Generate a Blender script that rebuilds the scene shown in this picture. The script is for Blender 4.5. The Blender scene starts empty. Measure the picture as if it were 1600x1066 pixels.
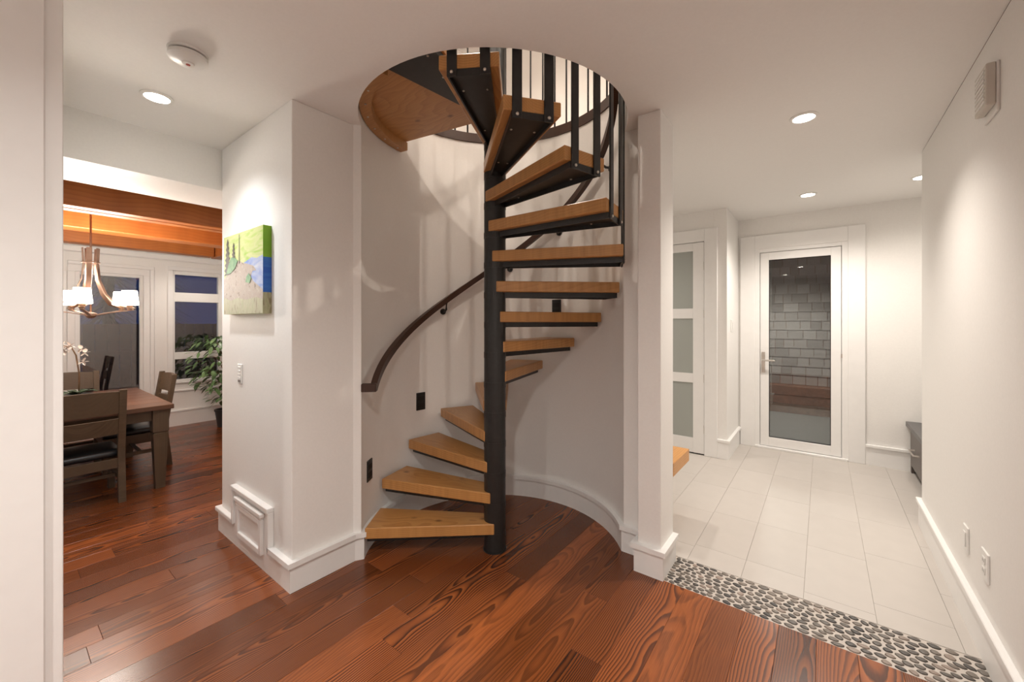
import bpy, bmesh, math, random
import numpy as np
from mathutils import Vector, Matrix
random.seed(7)
rng = np.random.default_rng(11)
SC = bpy.context.scene
COL = SC.collection
R = math.radians

# ------------------------------------------------------------------ camera
cam = bpy.data.objects.new('camera', bpy.data.cameras.new('camera'))
COL.objects.link(cam)
cam.data.sensor_width = 36.0
cam.data.lens = 631.0 / 1600.0 * 36.0
cam.data.shift_y = -30.0 / 1600.0
cam.data.clip_start = 0.02
cam.location = (0, 0, 1.34)
cam.rotation_euler = (R(90), 0, R(37.547))
SC.camera = cam

# ------------------------------------------------------------------ world
w = bpy.data.worlds.new('dusk'); SC.world = w; w.use_nodes = True
bg = w.node_tree.nodes['Background']
bg.inputs[0].default_value = (0.06, 0.14, 0.55, 1); bg.inputs[1].default_value = 0.09
SC.view_settings.view_transform = 'Standard'
SC.view_settings.look = 'None'
SC.view_settings.gamma = 1
SC.view_settings.exposure = 1.12
SC.view_settings.use_curve_mapping = False
WARM = (1.0, 0.915, 0.83)
UPC = (1.0, 0.87, 0.75)
NEUT = (1.0, 0.95, 0.90)
COOL = (0.93, 0.97, 1.0)
P_HALL, P_UP, P_DIN = 44.0, 95.0, 38.0

# ------------------------------------------------------------------ materials
def newmat(name):
    m = bpy.data.materials.new(name); m.use_nodes = True
    nt = m.node_tree; b = nt.nodes['Principled BSDF']
    return m, nt, b
def N(nt, t, **kw):
    n = nt.nodes.new(t)
    for k, v in kw.items(): setattr(n, k, v)
    return n
def mathn(nt, op, a, b=None, c=None):
    n = N(nt, 'ShaderNodeMath', operation=op)
    for i, v in enumerate((a, b, c)):
        if v is None: continue
        if isinstance(v, (int, float)): n.inputs[i].default_value = v
        else: nt.links.new(v, n.inputs[i])
    return n.outputs[0]
def ramp(nt, fac, stops, interp='LINEAR'):
    n = N(nt, 'ShaderNodeValToRGB'); n.color_ramp.interpolation = interp
    e = n.color_ramp.elements
    while len(e) < len(stops): e.new(0.5)
    for i, (p, c) in enumerate(stops):
        e[i].position = p; e[i].color = (*c, 1)
    nt.links.new(fac, n.inputs[0]); return n.outputs[0]
def simple(name, col, rough=0.5, metal=0.0, noise=0.0, nscale=20.0, bump=0.0, spec=0.5):
    m, nt, b = newmat(name)
    b.inputs['Roughness'].default_value = rough
    b.inputs['Metallic'].default_value = metal
    b.inputs['Specular IOR Level'].default_value = spec
    tc = N(nt, 'ShaderNodeTexCoord'); nz = N(nt, 'ShaderNodeTexNoise')
    nz.inputs['Scale'].default_value = nscale; nz.inputs['Detail'].default_value = 4
    nt.links.new(tc.outputs['Object'], nz.inputs['Vector'])
    lo = tuple(max(0, c * (1 - noise)) for c in col); hi = tuple(min(1, c * (1 + noise)) for c in col)
    nt.links.new(ramp(nt, nz.outputs['Fac'], [(0.3, lo), (0.7, hi)]), b.inputs['Base Color'])
    if bump:
        bp = N(nt, 'ShaderNodeBump'); bp.inputs['Strength'].default_value = bump; bp.inputs['Distance'].default_value = 0.002
        nt.links.new(nz.outputs['Fac'], bp.inputs['Height']); nt.links.new(bp.outputs[0], b.inputs['Normal'])
    return m
def wood(name, stops, freq=190, z0=(0.02, 0.07), xoff=0.2, wob=0.05, ystretch=1.2, rough=0.3, tint=0.25, axis='y', knots=False, mixline=1.0, coat=0.0, calm=1.0):
    """flat-sawn wood: rings round a pith line below the board, per-object random offsets"""
    m, nt, b = newmat(name)
    tc = N(nt, 'ShaderNodeTexCoord'); oi = N(nt, 'ShaderNodeObjectInfo')
    r1 = oi.outputs['Random']
    r2 = mathn(nt, 'FRACT', mathn(nt, 'MULTIPLY', r1, 17.31))
    r3 = mathn(nt, 'FRACT', mathn(nt, 'MULTIPLY', r1, 71.77))
    r4 = mathn(nt, 'FRACT', mathn(nt, 'MULTIPLY', r1, 137.13))
    sp = N(nt, 'ShaderNodeSeparateXYZ'); nt.links.new(tc.outputs['Object'], sp.inputs[0])
    ax, ay = (sp.outputs[0], sp.outputs[1]) if axis == 'y' else (sp.outputs[1], sp.outputs[0])
    az = sp.outputs[2]
    off = mathn(nt, 'MULTIPLY', r1, 311.0)
    cb = N(nt, 'ShaderNodeCombineXYZ')
    nt.links.new(mathn(nt, 'MULTIPLY', ax, 3.0 * calm), cb.inputs[0])
    nt.links.new(mathn(nt, 'ADD', mathn(nt, 'MULTIPLY', ay, ystretch), off), cb.inputs[1])
    nt.links.new(off, cb.inputs[2])
    nz = N(nt, 'ShaderNodeTexNoise'); nz.inputs['Scale'].default_value = 1.6; nz.inputs['Detail'].default_value = 2.0
    nt.links.new(cb.outputs[0], nz.inputs['Vector'])
    cb2 = N(nt, 'ShaderNodeCombineXYZ')
    nt.links.new(mathn(nt, 'MULTIPLY', ax, 30.0), cb2.inputs[0])
    nt.links.new(mathn(nt, 'ADD', mathn(nt, 'MULTIPLY', ay, 9.0), off), cb2.inputs[1])
    nt.links.new(off, cb2.inputs[2])
    nz2 = N(nt, 'ShaderNodeTexNoise'); nz2.inputs['Scale'].default_value = 1.0; nz2.inputs['Detail'].default_value = 2.0
    nt.links.new(cb2.outputs[0], nz2.inputs['Vector'])
    xp = mathn(nt, 'ADD', ax, mathn(nt, 'MULTIPLY', mathn(nt, 'SUBTRACT', r2, 0.5), xoff))
    zz = mathn(nt, 'ADD', mathn(nt, 'ADD', mathn(nt, 'MULTIPLY', r3, z0[1] - z0[0]), z0[0]),
               mathn(nt, 'MULTIPLY', mathn(nt, 'SUBTRACT', nz.outputs['Fac'], 0.5), wob * 2))
    zz = mathn(nt, 'SUBTRACT', zz, az)
    d = mathn(nt, 'SQRT', mathn(nt, 'ADD', mathn(nt, 'MULTIPLY', xp, xp), mathn(nt, 'MULTIPLY', zz, zz)))
    d = mathn(nt, 'ADD', d, mathn(nt, 'MULTIPLY', nz2.outputs['Fac'], 0.006 * calm))
    ring = mathn(nt, 'FRACT', mathn(nt, 'MULTIPLY', d, freq))
    rc = ramp(nt, ring, stops)
    # fine pores
    cb3 = N(nt, 'ShaderNodeCombineXYZ')
    nt.links.new(mathn(nt, 'MULTIPLY', ax, 420.0), cb3.inputs[0]); nt.links.new(mathn(nt, 'ADD', mathn(nt, 'MULTIPLY', ay, 7.0), off), cb3.inputs[1]); nt.links.new(az, cb3.inputs[2])
    nz3 = N(nt, 'ShaderNodeTexNoise'); nz3.inputs['Scale'].default_value = 1.0; nz3.inputs['Detail'].default_value = 2
    nt.links.new(cb3.outputs[0], nz3.inputs['Vector'])
    # mix toward mean colour
    mean = ramp(nt, nz3.outputs['Fac'], [(0.3, tuple(c * 0.8 for c in stops[1][1])), (0.7, stops[0][1])])
    mx = N(nt, 'ShaderNodeMix', data_type='RGBA')
    lf = mathn(nt, 'MULTIPLY', mathn(nt, 'ADD', mathn(nt, 'MULTIPLY', r4, 0.7), 0.3), mixline)
    nt.links.new(lf, mx.inputs[0]); nt.links.new(mean, mx.inputs[6]); nt.links.new(rc, mx.inputs[7])
    hs = N(nt, 'ShaderNodeHueSaturation')
    nt.links.new(mx.outputs[2], hs.inputs['Color'])
    nt.links.new(mathn(nt, 'ADD', mathn(nt, 'MULTIPLY', mathn(nt, 'SUBTRACT', r3, 0.5), tint * 2), 1.0), hs.inputs['Value'])
    out = hs.outputs[0]
    if knots:
        vo = N(nt, 'ShaderNodeTexVoronoi'); vo.inputs['Scale'].default_value = 1.0
        cb4 = N(nt, 'ShaderNodeCombineXYZ')
        nt.links.new(mathn(nt, 'MULTIPLY', ax, 7.0), cb4.inputs[0]); nt.links.new(mathn(nt, 'ADD', mathn(nt, 'MULTIPLY', ay, 4.5), off), cb4.inputs[1]); nt.links.new(mathn(nt, 'ADD', mathn(nt, 'MULTIPLY', az, 2.0), off), cb4.inputs[2])
        nt.links.new(cb4.outputs[0], vo.inputs['Vector'])
        kf = ramp(nt, vo.outputs['Distance'], [(0.05, (1, 1, 1)), (0.13, (0, 0, 0))])
        mk = N(nt, 'ShaderNodeMix', data_type='RGBA'); mk.inputs[7].default_value = (0.10, 0.035, 0.012, 1)
        nt.links.new(mathn(nt, 'MULTIPLY', kf, 0.75), mk.inputs[0]); nt.links.new(out, mk.inputs[6]); out = mk.outputs[2]
    nt.links.new(out, b.inputs['Base Color'])
    b.inputs['Roughness'].default_value = rough
    if coat: b.inputs['Coat Weight'].default_value = coat; b.inputs['Coat Roughness'].default_value = 0.2
    bp = N(nt, 'ShaderNodeBump'); bp.inputs['Strength'].default_value = 0.12; bp.inputs['Distance'].default_value = 0.001
    nt.links.new(ring, bp.inputs['Height']); nt.links.new(bp.outputs[0], b.inputs['Normal'])
    return m
def emis(name, col, st):
    m, nt, b = newmat(name)
    b.inputs['Base Color'].default_value = (*col, 1)
    b.inputs['Emission Color'].default_value = (*col, 1); b.inputs['Emission Strength'].default_value = st
    return m
def glass(name, tint=(1, 1, 1), rough=0.0, minrefl=0.06):
    m = bpy.data.materials.new(name); m.use_nodes = True; nt = m.node_tree; nt.nodes.clear()
    o = N(nt, 'ShaderNodeOutputMaterial'); t = N(nt, 'ShaderNodeBsdfTransparent'); g = N(nt, 'ShaderNodeBsdfGlossy')
    t.inputs[0].default_value = (*tint, 1); g.inputs['Roughness'].default_value = rough
    f = N(nt, 'ShaderNodeFresnel'); f.inputs[0].default_value = 1.5
    mx = N(nt, 'ShaderNodeMixShader')
    nt.links.new(mathn(nt, 'MULTIPLY_ADD', f.outputs[0], 1.4, minrefl), mx.inputs[0])
    nt.links.new(t.outputs[0], mx.inputs[1]); nt.links.new(g.outputs[0], mx.inputs[2]); nt.links.new(mx.outputs[0], o.inputs[0])
    return m
def randcol(name, stops, rough=0.6, noise=0.15, nscale=60, bump=0.2):
    m, nt, b = newmat(name)
    oi = N(nt, 'ShaderNodeObjectInfo'); tc = N(nt, 'ShaderNodeTexCoord'); nz = N(nt, 'ShaderNodeTexNoise')
    nz.inputs['Scale'].default_value = nscale; nz.inputs['Detail'].default_value = 5
    nt.links.new(tc.outputs['Object'], nz.inputs['Vector'])
    c = ramp(nt, oi.outputs['Random'], stops)
    hs = N(nt, 'ShaderNodeHueSaturation'); nt.links.new(c, hs.inputs['Color'])
    nt.links.new(mathn(nt, 'MULTIPLY_ADD', nz.outputs['Fac'], noise * 2, 1 - noise), hs.inputs['Value'])
    nt.links.new(hs.outputs[0], b.inputs['Base Color']); b.inputs['Roughness'].default_value = rough
    bp = N(nt, 'ShaderNodeBump'); bp.inputs['Strength'].default_value = bump; bp.inputs['Distance'].default_value = 0.001
    nt.links.new(nz.outputs['Fac'], bp.inputs['Height']); nt.links.new(bp.outputs[0], b.inputs['Normal'])
    return m

M = {}
M['wall'] = simple('wall_paint', (0.86, 0.842, 0.812), 0.55, noise=0.015, nscale=90, bump=0.03)
M['ceil'] = simple('ceiling_paint', (0.86, 0.842, 0.815), 0.6, noise=0.012, nscale=90, bump=0.03)
M['trim'] = simple('white_trim', (0.87, 0.858, 0.838), 0.35, noise=0.01)
M['plastic'] = simple('white_plastic', (0.82, 0.81, 0.78), 0.35, noise=0.01)
M['chime'] = simple('grey_plastic', (0.62, 0.58, 0.52), 0.45, noise=0.02)
M['dark'] = simple('dark_gap', (0.015, 0.013, 0.012), 0.7)
M['steel'] = simple('black_steel', (0.016, 0.0155, 0.015), 0.42, metal=0.0, noise=0.25, nscale=35, bump=0.08)
M['bolt'] = simple('zinc_bolt', (0.62, 0.58, 0.52), 0.3, metal=0.9)
M['chrome'] = simple('brushed_nickel', (0.62, 0.58, 0.54), 0.28, metal=1.0)
M['floor'] = wood('red_fir_floor', [(0.0, (0.2995, 0.0873, 0.0224)), (0.45, (0.1997, 0.0549, 0.0158)), (0.68, (0.0624, 0.0200, 0.0091)), (0.9, (0.0349, 0.0124, 0.0075)), (1.0, (0.2829, 0.0832, 0.0208))],
                  freq=150, z0=(0.03, 0.16), xoff=0.26, wob=0.045, ystretch=0.75, rough=0.25, tint=0.38, calm=0.5)
M['tread'] = wood('fir_tread', [(0.0, (0.5544, 0.2814, 0.0941)), (0.55, (0.4872, 0.2310, 0.0706)), (0.85, (0.3864, 0.1638, 0.0462)), (0.95, (0.3696, 0.1512, 0.0420)), (1.0, (0.5460, 0.2730, 0.0907))],
                  freq=95, z0=(0.06, 0.2), xoff=0.4, wob=0.05, rough=0.35, tint=0.06, axis='x', knots=True, mixline=0.7)
M['beam'] = wood('fir_beam', [(0.0, (0.4500, 0.1500, 0.0315)), (0.55, (0.3900, 0.1162, 0.0225)), (0.85, (0.2850, 0.0750, 0.0135)), (1.0, (0.4350, 0.1425, 0.0300))],
                 freq=34, z0=(0.1, 0.3), xoff=0.2, wob=0.12, ystretch=0.8, rough=0.45, tint=0.06, mixline=0.8, knots=False)
M['bench'] = wood('bench_fir', [(0.0, (0.66, 0.34, 0.12)), (0.55, (0.6, 0.29, 0.09)), (0.85, (0.5, 0.22, 0.06)), (1.0, (0.65, 0.33, 0.12))], freq=90, z0=(0.06, 0.2), rough=0.4, tint=0.03)
M['rail'] = wood('walnut_rail', [(0.0, (0.060, 0.024, 0.013)), (0.6, (0.045, 0.018, 0.010)), (1.0, (0.03, 0.012, 0.007))], freq=140, z0=(0.03, 0.1), rough=0.35, tint=0.05)
M['rustic'] = wood('weathered_brown_wood', [(0.0, (0.1425, 0.0938, 0.0540)), (0.55, (0.1087, 0.0690, 0.0390)), (0.85, (0.0638, 0.0390, 0.0225)), (1.0, (0.1350, 0.0900, 0.0525))], freq=120, z0=(0.02, 0.1), rough=0.5, tint=0.12, axis='x')
M['rustic_top'] = wood('table_top_wood', [(0.0, (0.1950, 0.0900, 0.0465)), (0.55, (0.1500, 0.0660, 0.0338)), (0.85, (0.0975, 0.0413, 0.0210)), (1.0, (0.1875, 0.0863, 0.0450))], freq=110, z0=(0.03, 0.1), rough=0.35, tint=0.2)
M['leather'] = simple('black_leather', (0.018, 0.019, 0.021), 0.32, noise=0.2, nscale=120, bump=0.1)
M['tile'] = randcol('porcelain_tile', [(0.0, (0.5148, 0.4752, 0.4356)), (1.0, (0.5368, 0.4972, 0.4576))], 0.42, 0.05, 9, 0.02)
M['grout'] = simple('tile_grout', (0.4972, 0.4565, 0.4158), 0.8, noise=0.05)
M['pgrout'] = simple('pebble_grout', (0.5610, 0.5100, 0.4590), 0.85, noise=0.08, nscale=150, bump=0.3)
M['pebble'] = randcol('river_pebble', [(0.0, (0.0450, 0.0413, 0.0390)), (0.3, (0.0975, 0.0863, 0.0750)), (0.6, (0.1500, 0.1312, 0.1125)), (0.88, (0.2025, 0.1688, 0.1387)), (1.0, (0.3375, 0.2625, 0.2175))], 0.4, 0.3, 90, 0.15)
M['subfloor'] = simple('dark_subfloor', (0.05, 0.015, 0.008), 0.6)
M['cabinet'] = simple('charcoal_cabinet', (0.105, 0.085, 0.075), 0.4, noise=0.1, nscale=40)
M['cabtop'] = simple('charcoal_top', (0.085, 0.08, 0.08), 0.35, noise=0.05)
M['glass'] = glass('clear_glass', (0.92, 0.95, 0.93), 0.0, 0.04)
M['nightglass'] = glass('window_glass', (0.9, 0.93, 0.95), 0.0, 0.09)
fm, fnt, fb = newmat('frosted_glass'); fb.inputs['Base Color'].default_value = (0.38, 0.40, 0.37, 1); fb.inputs['Roughness'].default_value = 0.35
M['frost'] = fm
M['shade'] = emis('lit_lamp_glass', (1.0, 0.86, 0.68), 7.0)
M['bulb'] = emis('lit_downlight', (1.0, 0.93, 0.84), 14.0)
M['bronze'] = simple('brushed_bronze', (0.30, 0.20, 0.15), 0.3, metal=0.85, noise=0.1)
M['shingle'] = randcol('grey_cedar_shingle', [(0.0, (0.1581, 0.1424, 0.1297)), (1.0, (0.2909, 0.2656, 0.2436))], 0.8, 0.2, 30, 0.4)
M['soffit'] = simple('cedar_soffit', (0.2200, 0.1000, 0.0500), 0.6, noise=0.2, nscale=12)
M['cedar'] = simple('cedar_board', (0.13, 0.06, 0.035), 0.6, noise=0.25, nscale=18)
M['patio'] = simple('concrete_patio', (0.1360, 0.1360, 0.1320), 0.5, noise=0.12, nscale=14, bump=0.1)
M['post'] = simple('grey_painted_post', (0.30, 0.29, 0.27), 0.6, noise=0.04)
M['leaf'] = randcol('green_leaf', [(0.0, (0.035, 0.075, 0.02)), (1.0, (0.12, 0.20, 0.06))], 0.4, 0.4, 30, 0.0)
M['fleaf'] = simple('ficus_leaf', (0.13, 0.22, 0.085), 0.35, noise=0.6, nscale=9)
M['oleaf'] = simple('orchid_leaf', (0.03, 0.06, 0.025), 0.35, noise=0.3)
M['stem'] = simple('woody_stem', (0.22, 0.13, 0.07), 0.7, noise=0.2)
M['petal'] = simple('white_petal', (0.80, 0.72, 0.66), 0.5, noise=0.04)
M['pot'] = simple('dark_pot', (0.03, 0.03, 0.03), 0.4)
M['conifer'] = simple('night_conifer', (0.012, 0.02, 0.012), 0.9, noise=0.4)
M['red'] = simple('red_indicator', (0.45, 0.06, 0.04), 0.4)
M['grille'] = simple('grey_slot', (0.20, 0.18, 0.16), 0.6)

# ------------------------------------------------------------------ builders
def bm_new(): return bmesh.new()
def b_box(bm, x0, x1, y0, y1, z0, z1):
    vs = [bm.verts.new(p) for p in ((x0, y0, z0), (x1, y0, z0), (x1, y1, z0), (x0, y1, z0), (x0, y0, z1), (x1, y0, z1), (x1, y1, z1), (x0, y1, z1))]
    for f in ((0, 3, 2, 1), (4, 5, 6, 7), (0, 1, 5, 4), (1, 2, 6, 5), (2, 3, 7, 6), (3, 0, 4, 7)): bm.faces.new([vs[i] for i in f])
    return vs
def b_prism(bm, pts, z0, z1):
    lo = [bm.verts.new((x, y, z0)) for x, y in pts]; hi = [bm.verts.new((x, y, z1)) for x, y in pts]
    n = len(pts); bm.faces.new(lo[::-1]); bm.faces.new(hi)
    for i in range(n): bm.faces.new((lo[i], lo[(i + 1) % n], hi[(i + 1) % n], hi[i]))
def frame_of(t):
    t = t.normalized(); u = Vector((0, 0, 1)) if abs(t.z) < 0.95 else Vector((1, 0, 0))
    a = t.cross(u).normalized(); return a, a.cross(t).normalized()
def b_tube(bm, pts, rad, seg=10, cap=True):
    pts = [Vector(p) for p in pts]; rings = []
    rads = rad if isinstance(rad, (list, tuple)) else [rad] * len(pts)
    for i, p in enumerate(pts):
        t = (pts[min(i + 1, len(pts) - 1)] - pts[max(i - 1, 0)]); a, b = frame_of(t)
        rings.append([bm.verts.new(p + a * math.cos(k * 2 * math.pi / seg) * rads[i] + b * math.sin(k * 2 * math.pi / seg) * rads[i]) for k in range(seg)])
    for r0, r1 in zip(rings, rings[1:]):
        for k in range(seg): bm.faces.new((r0[k], r0[(k + 1) % seg], r1[(k + 1) % seg], r1[k]))
    if cap: bm.faces.new(rings[0][::-1]); bm.faces.new(rings[-1])
def b_lathe(bm, prof, c=(0, 0), seg=32):
    """prof: list of (r,z)"""
    rings = []
    for r, z in prof:
        if r < 1e-6: rings.append([bm.verts.new((c[0], c[1], z))])
        else: rings.append([bm.verts.new((c[0] + r * math.cos(k * 2 * math.pi / seg), c[1] + r * math.sin(k * 2 * math.pi / seg), z)) for k in range(seg)])
    for a, b in zip(rings, rings[1:]):
        for k in range(seg):
            k2 = (k + 1) % seg
            if len(a) == 1 and len(b) == 1: continue
            if len(a) == 1: bm.faces.new((a[0], b[k2], b[k]))
            elif len(b) == 1: bm.faces.new((a[k], a[k2], b[0]))
            else: bm.faces.new((a[k], a[k2], b[k2], b[k]))
def b_arc(bm, c, r0, r1, a0, a1, z0, z1, n=48):
    """solid arc wall between radii r0<r1, angles in degrees; z may be callables of angle"""
    fz0 = z0 if callable(z0) else (lambda a: z0); fz1 = z1 if callable(z1) else (lambda a: z1)
    sec = []
    for i in range(n + 1):
        a = a0 + (a1 - a0) * i / n; ca, sa = math.cos(R(a)), math.sin(R(a))
        sec.append([bm.verts.new((c[0] + r * ca, c[1] + r * sa, z)) for r, z in ((r0, fz0(a)), (r1, fz0(a)), (r1, fz1(a)), (r0, fz1(a)))])
    for s, t in zip(sec, sec[1:]):
        for k in range(4): bm.faces.new((s[k], s[(k + 1) % 4], t[(k + 1) % 4], t[k]))
    bm.faces.new(sec[0]); bm.faces.new(sec[-1][::-1])
def mesh_of(bm, name, mat, bevel=0.0, smooth=False, autos=None):
    bmesh.ops.recalc_face_normals(bm, faces=bm.faces)
    if bevel: bmesh.ops.bevel(bm, geom=[e for e in bm.edges if e.calc_face_angle(0) > 0.6], offset=bevel, segments=1, affect='EDGES', profile=0.5, clamp_overlap=True)
    me = bpy.data.meshes.new(name); bm.to_mesh(me); bm.free()
    if smooth or autos:
        for p in me.polygons: p.use_smooth = True
        if autos: me.set_sharp_from_angle(angle=R(autos))
    if mat: me.materials.append(M[mat] if isinstance(mat, str) else mat)
    return me
def link(name, me, parent=None, loc=None, rot=None):
    o = bpy.data.objects.new(name, me); COL.objects.link(o)
    if parent: o.parent = parent
    if loc is not None: o.location = loc
    if rot is not None: o.rotation_euler = rot
    return o
def obj(name, bm, mat, parent=None, bevel=0.0, smooth=False, autos=None, loc=None, rot=None):
    return link(name, mesh_of(bm, name, mat, bevel, smooth, autos), parent, loc, rot)
def box(name, x0, x1, y0, y1, z0, z1, mat, parent=None, bevel=0.0):
    bm = bm_new(); b_box(bm, x0, x1, y0, y1, z0, z1); return obj(name, bm, mat, parent, bevel)
def tag(o, label, cat=None, group=None):
    o['label'] = label
    if cat: o['category'] = cat
    if group: o['group'] = group
    return o
def struct(o, label=None, cat=None):
    o['kind'] = 'structure'
    if label: o['label'] = label
    if cat: o['category'] = cat
    return o
def thing(name, label, cat, loc=(0, 0, 0), rz=0.0, group=None):
    o = bpy.data.objects.new(name, None); COL.objects.link(o); o.empty_display_size = 0.05
    o.location = loc; o.rotation_euler = (0, 0, rz); return tag(o, label, cat, group)
def sroot(name, label, cat):
    o = bpy.data.objects.new(name, None); COL.objects.link(o); o.empty_display_size = 0.05
    return struct(o, label, cat)

CEIL = 2.45; UP = 2.78
C = (-1.536, 1.832); RW = 0.757
A_L, A_R = 226.0, 36.0          # curved wall from A_R through 90, 180 to A_L

# ------------------------------------------------------------------ floors
fl = bm_new(); b_box(fl, -6.75, 0.62, -2.6, 3.6, -0.06, -0.012)
floor = struct(obj('floor', fl, 'subfloor'), 'reddish-brown fir plank floor with bold dark grain', 'floor')
PW = 0.1325
lens = [0.9, 1.25, 1.6, 2.0, 2.4]
pm = {}
def plank_mesh(L):
    k = round(L, 2)
    if k not in pm:
        bm = bm_new(); b_box(bm, -PW / 2 + 0.0004, PW / 2 - 0.0004, -k / 2 + 0.0004, k / 2 - 0.0004, -0.012, 0.0)
        pm[k] = mesh_of(bm, 'plank', 'floor', 0.0008)
    return pm[k]
nrow = int(math.ceil((0.50 + 6.72) / PW))
PEB0 = 2.138
def rim_y(xa, xb, r):
    x = min(max(-1.536, xa), xb); return max(2.36, 1.832 + math.sqrt(max(0, r * r - (x + 1.536) ** 2)))
for r in range(nrow):
    xc = 0.51 - PW * (r + 0.5)
    if xc > -0.655 - PW / 2: y1 = PEB0
    elif xc > -2.3: y1 = rim_y(xc - PW / 2, xc + PW / 2, 0.79)
    else: y1 = 3.5
    y0 = -2.5 if xc > -1.7 else -1.2
    y = y1
    first = True
    while y > y0 + 0.05:
        L = random.choice(lens)
        if first: L = random.choice([0.55, 0.9, 1.25, 1.6]); first = False
        link('plank', plank_mesh(L), floor, (xc, y - L / 2, 0)); y -= L
# tile hall
ft = struct(box('floor_tile', -2.6, 1.25, 2.36, 5.12, -0.06, -0.0035, 'grout'), 'pale beige porcelain tile floor of the entry hall', 'floor')
TW, TL = 0.266, 0.53
tm = {}
def tile_mesh(wd, ln):
    k = (round(wd, 3), round(ln, 3))
    if k not in tm:
        bm = bm_new(); b_box(bm, -k[0] / 2 + 0.0006, k[0] / 2 - 0.0006, -k[1] / 2 + 0.0006, k[1] / 2 - 0.0006, -0.0035, 0.0)
        tm[k] = mesh_of(bm, 'tile', 'tile', 0.0007)
    return tm[k]
for c in range(-7, 7):
    x0 = -0.605 + TW * c; x1 = x0 + TW
    if x1 < -2.3: continue
    st = {0: 2.601, 1: 2.614 - 0.27, 2: 2.533 - 0.06, 3: 2.674 - 0.1}.get(c % 4, 2.6) + (0.26 if c % 3 == 1 else 0) - TL
    ylo = 2.405 if x1 > -0.62 else rim_y(x0, x1, 0.80)
    y = st
    while y < 5.05:
        a, b_ = max(y, ylo), min(y + TL, 5.055)
        if b_ - a > 0.02: link('tile', tile_mesh(TW, b_ - a), ft, ((x0 + x1) / 2, (a + b_) / 2, 0.0006))
        y += TL
# pebble border
PX0, PX1, PY0, PY1 = -0.655, 0.505, PEB0 + 0.004, 2.402
fp = struct(box('floor_pebble', PX0 - 0.01, PX1 + 0.01, PEB0, PY1 + 0.003, -0.05, -0.002, 'pgrout'), 'strip of grey river pebbles set in pale grout', 'floor')
NP = 252; SY = 1.28
pts = np.c_[rng.uniform(PX0, PX1, NP), rng.uniform(PY0, PY1, NP) * 1.0]
gx, gy = np.meshgrid(np.arange(PX0, PX1, 0.0025), np.arange(PY0, PY1, 0.0025)); G = np.c_[gx.ravel(), gy.ravel()]
sh = 0.12
def warp(p): return np.c_[p[:, 0] + sh * (p[:, 1] - PY0), p[:, 1] * SY]
for it in range(9):
    own = np.argmin(((warp(G)[:, None, :] - warp(pts)[None, :, :]) ** 2).sum(2), 1) if len(G) * NP < 2e7 else None
    for i in range(NP):
        g = G[own == i]
        if len(g): pts[i] = g.mean(0)
pv = []
for v in range(7):
    bm = bm_new(); n = 12
    ph = [random.uniform(0, 6.28) for _ in range(3)]
    def rr(t): return 1 + 0.07 * math.cos(2 * t + ph[0]) + 0.06 * math.cos(3 * t + ph[1]) + 0.03 * math.cos(5 * t + ph[2])
    prof = [(1.0, -0.004), (1.0, -0.0008), (0.86, 0.0012), (0.5, 0.0022)]
    rings = [[bm.verts.new((rr(t) * s * math.cos(t), rr(t) * s * math.sin(t), z)) for t in [k * 2 * math.pi / n for k in range(n)]] for s, z in prof]
    for a, b_ in zip(rings, rings[1:]):
        for k in range(n): bm.faces.new((a[k], a[(k + 1) % n], b_[(k + 1) % n], b_[k]))
    bm.faces.new(rings[-1])
    pv.append(mesh_of(bm, 'pebble', 'pebble', smooth=True))
for i in range(NP):
    g = G[own == i]
    if len(g) < 12: continue
    ev, evec = np.linalg.eigh(np.cov((g - g.mean(0)).T))
    k = random.uniform(1.36, 1.58)
    o = link('pebble', random.choice(pv), fp, (pts[i][0], pts[i][1], 0), (0, 0, math.atan2(evec[1, 1], evec[0, 1])))
    o.scale = (k * math.sqrt(ev[1]), k * math.sqrt(ev[0]), 1)

# ------------------------------------------------------------------ ceiling with round opening
def holed(bm, x0, x1, y0, y1, z, c, r, n=96):
    circ = [bm.verts.new((c[0] + r * math.cos(2 * math.pi * k / n), c[1] + r * math.sin(2 * math.pi * k / n), z)) for k in range(n)]
    out = []
    for k in range(n):
        ca, sa = math.cos(2 * math.pi * k / n), math.sin(2 * math.pi * k / n)
        t = min(((x1 - c[0]) / ca if ca > 1e-9 else 1e9), ((x0 - c[0]) / ca if ca < -1e-9 else 1e9), ((y1 - c[1]) / sa if sa > 1e-9 else 1e9), ((y0 - c[1]) / sa if sa < -1e-9 else 1e9))
        out.append((c[0] + t * ca, c[1] + t * sa))
    ov = [bm.verts.new((x, y, z)) for x, y in out]
    for k in range(n):
        k2 = (k + 1) % n
        bm.faces.new((circ[k], circ[k2], ov[k2], ov[k]))
    corners = [(x0, y0), (x1, y0), (x1, y1), (x0, y1)]
    for cx_, cy_ in corners:                                  # fill the four corner triangles
        ang = math.atan2(cy_ - c[1], cx_ - c[0]) % (2 * math.pi); k = int(ang / (2 * math.pi) * n) % n; k2 = (k + 1) % n
        bm.faces.new((ov[k], ov[k2], bm.verts.new((cx_, cy_, z))))
    return circ
bm = bm_new()
lo = holed(bm, -3.08, 0.515, -2.6, 5.06, CEIL, C, RW); hi = holed(bm, -3.08, 0.515, -2.6, 5.06, UP, C, RW)
for k in range(len(lo)): bm.faces.new((lo[k], lo[(k + 1) % 96], hi[(k + 1) % 96], hi[k]))
struct(obj('ceiling', bm, 'ceil'), 'pale ceiling with a round stair opening', 'ceiling')
struct(box('ceiling_recess', 0.515, 1.3, 3.70, 5.06, CEIL, CEIL + 0.05, 'ceil'), 'pale ceiling over the bench recess', 'ceiling')

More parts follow.
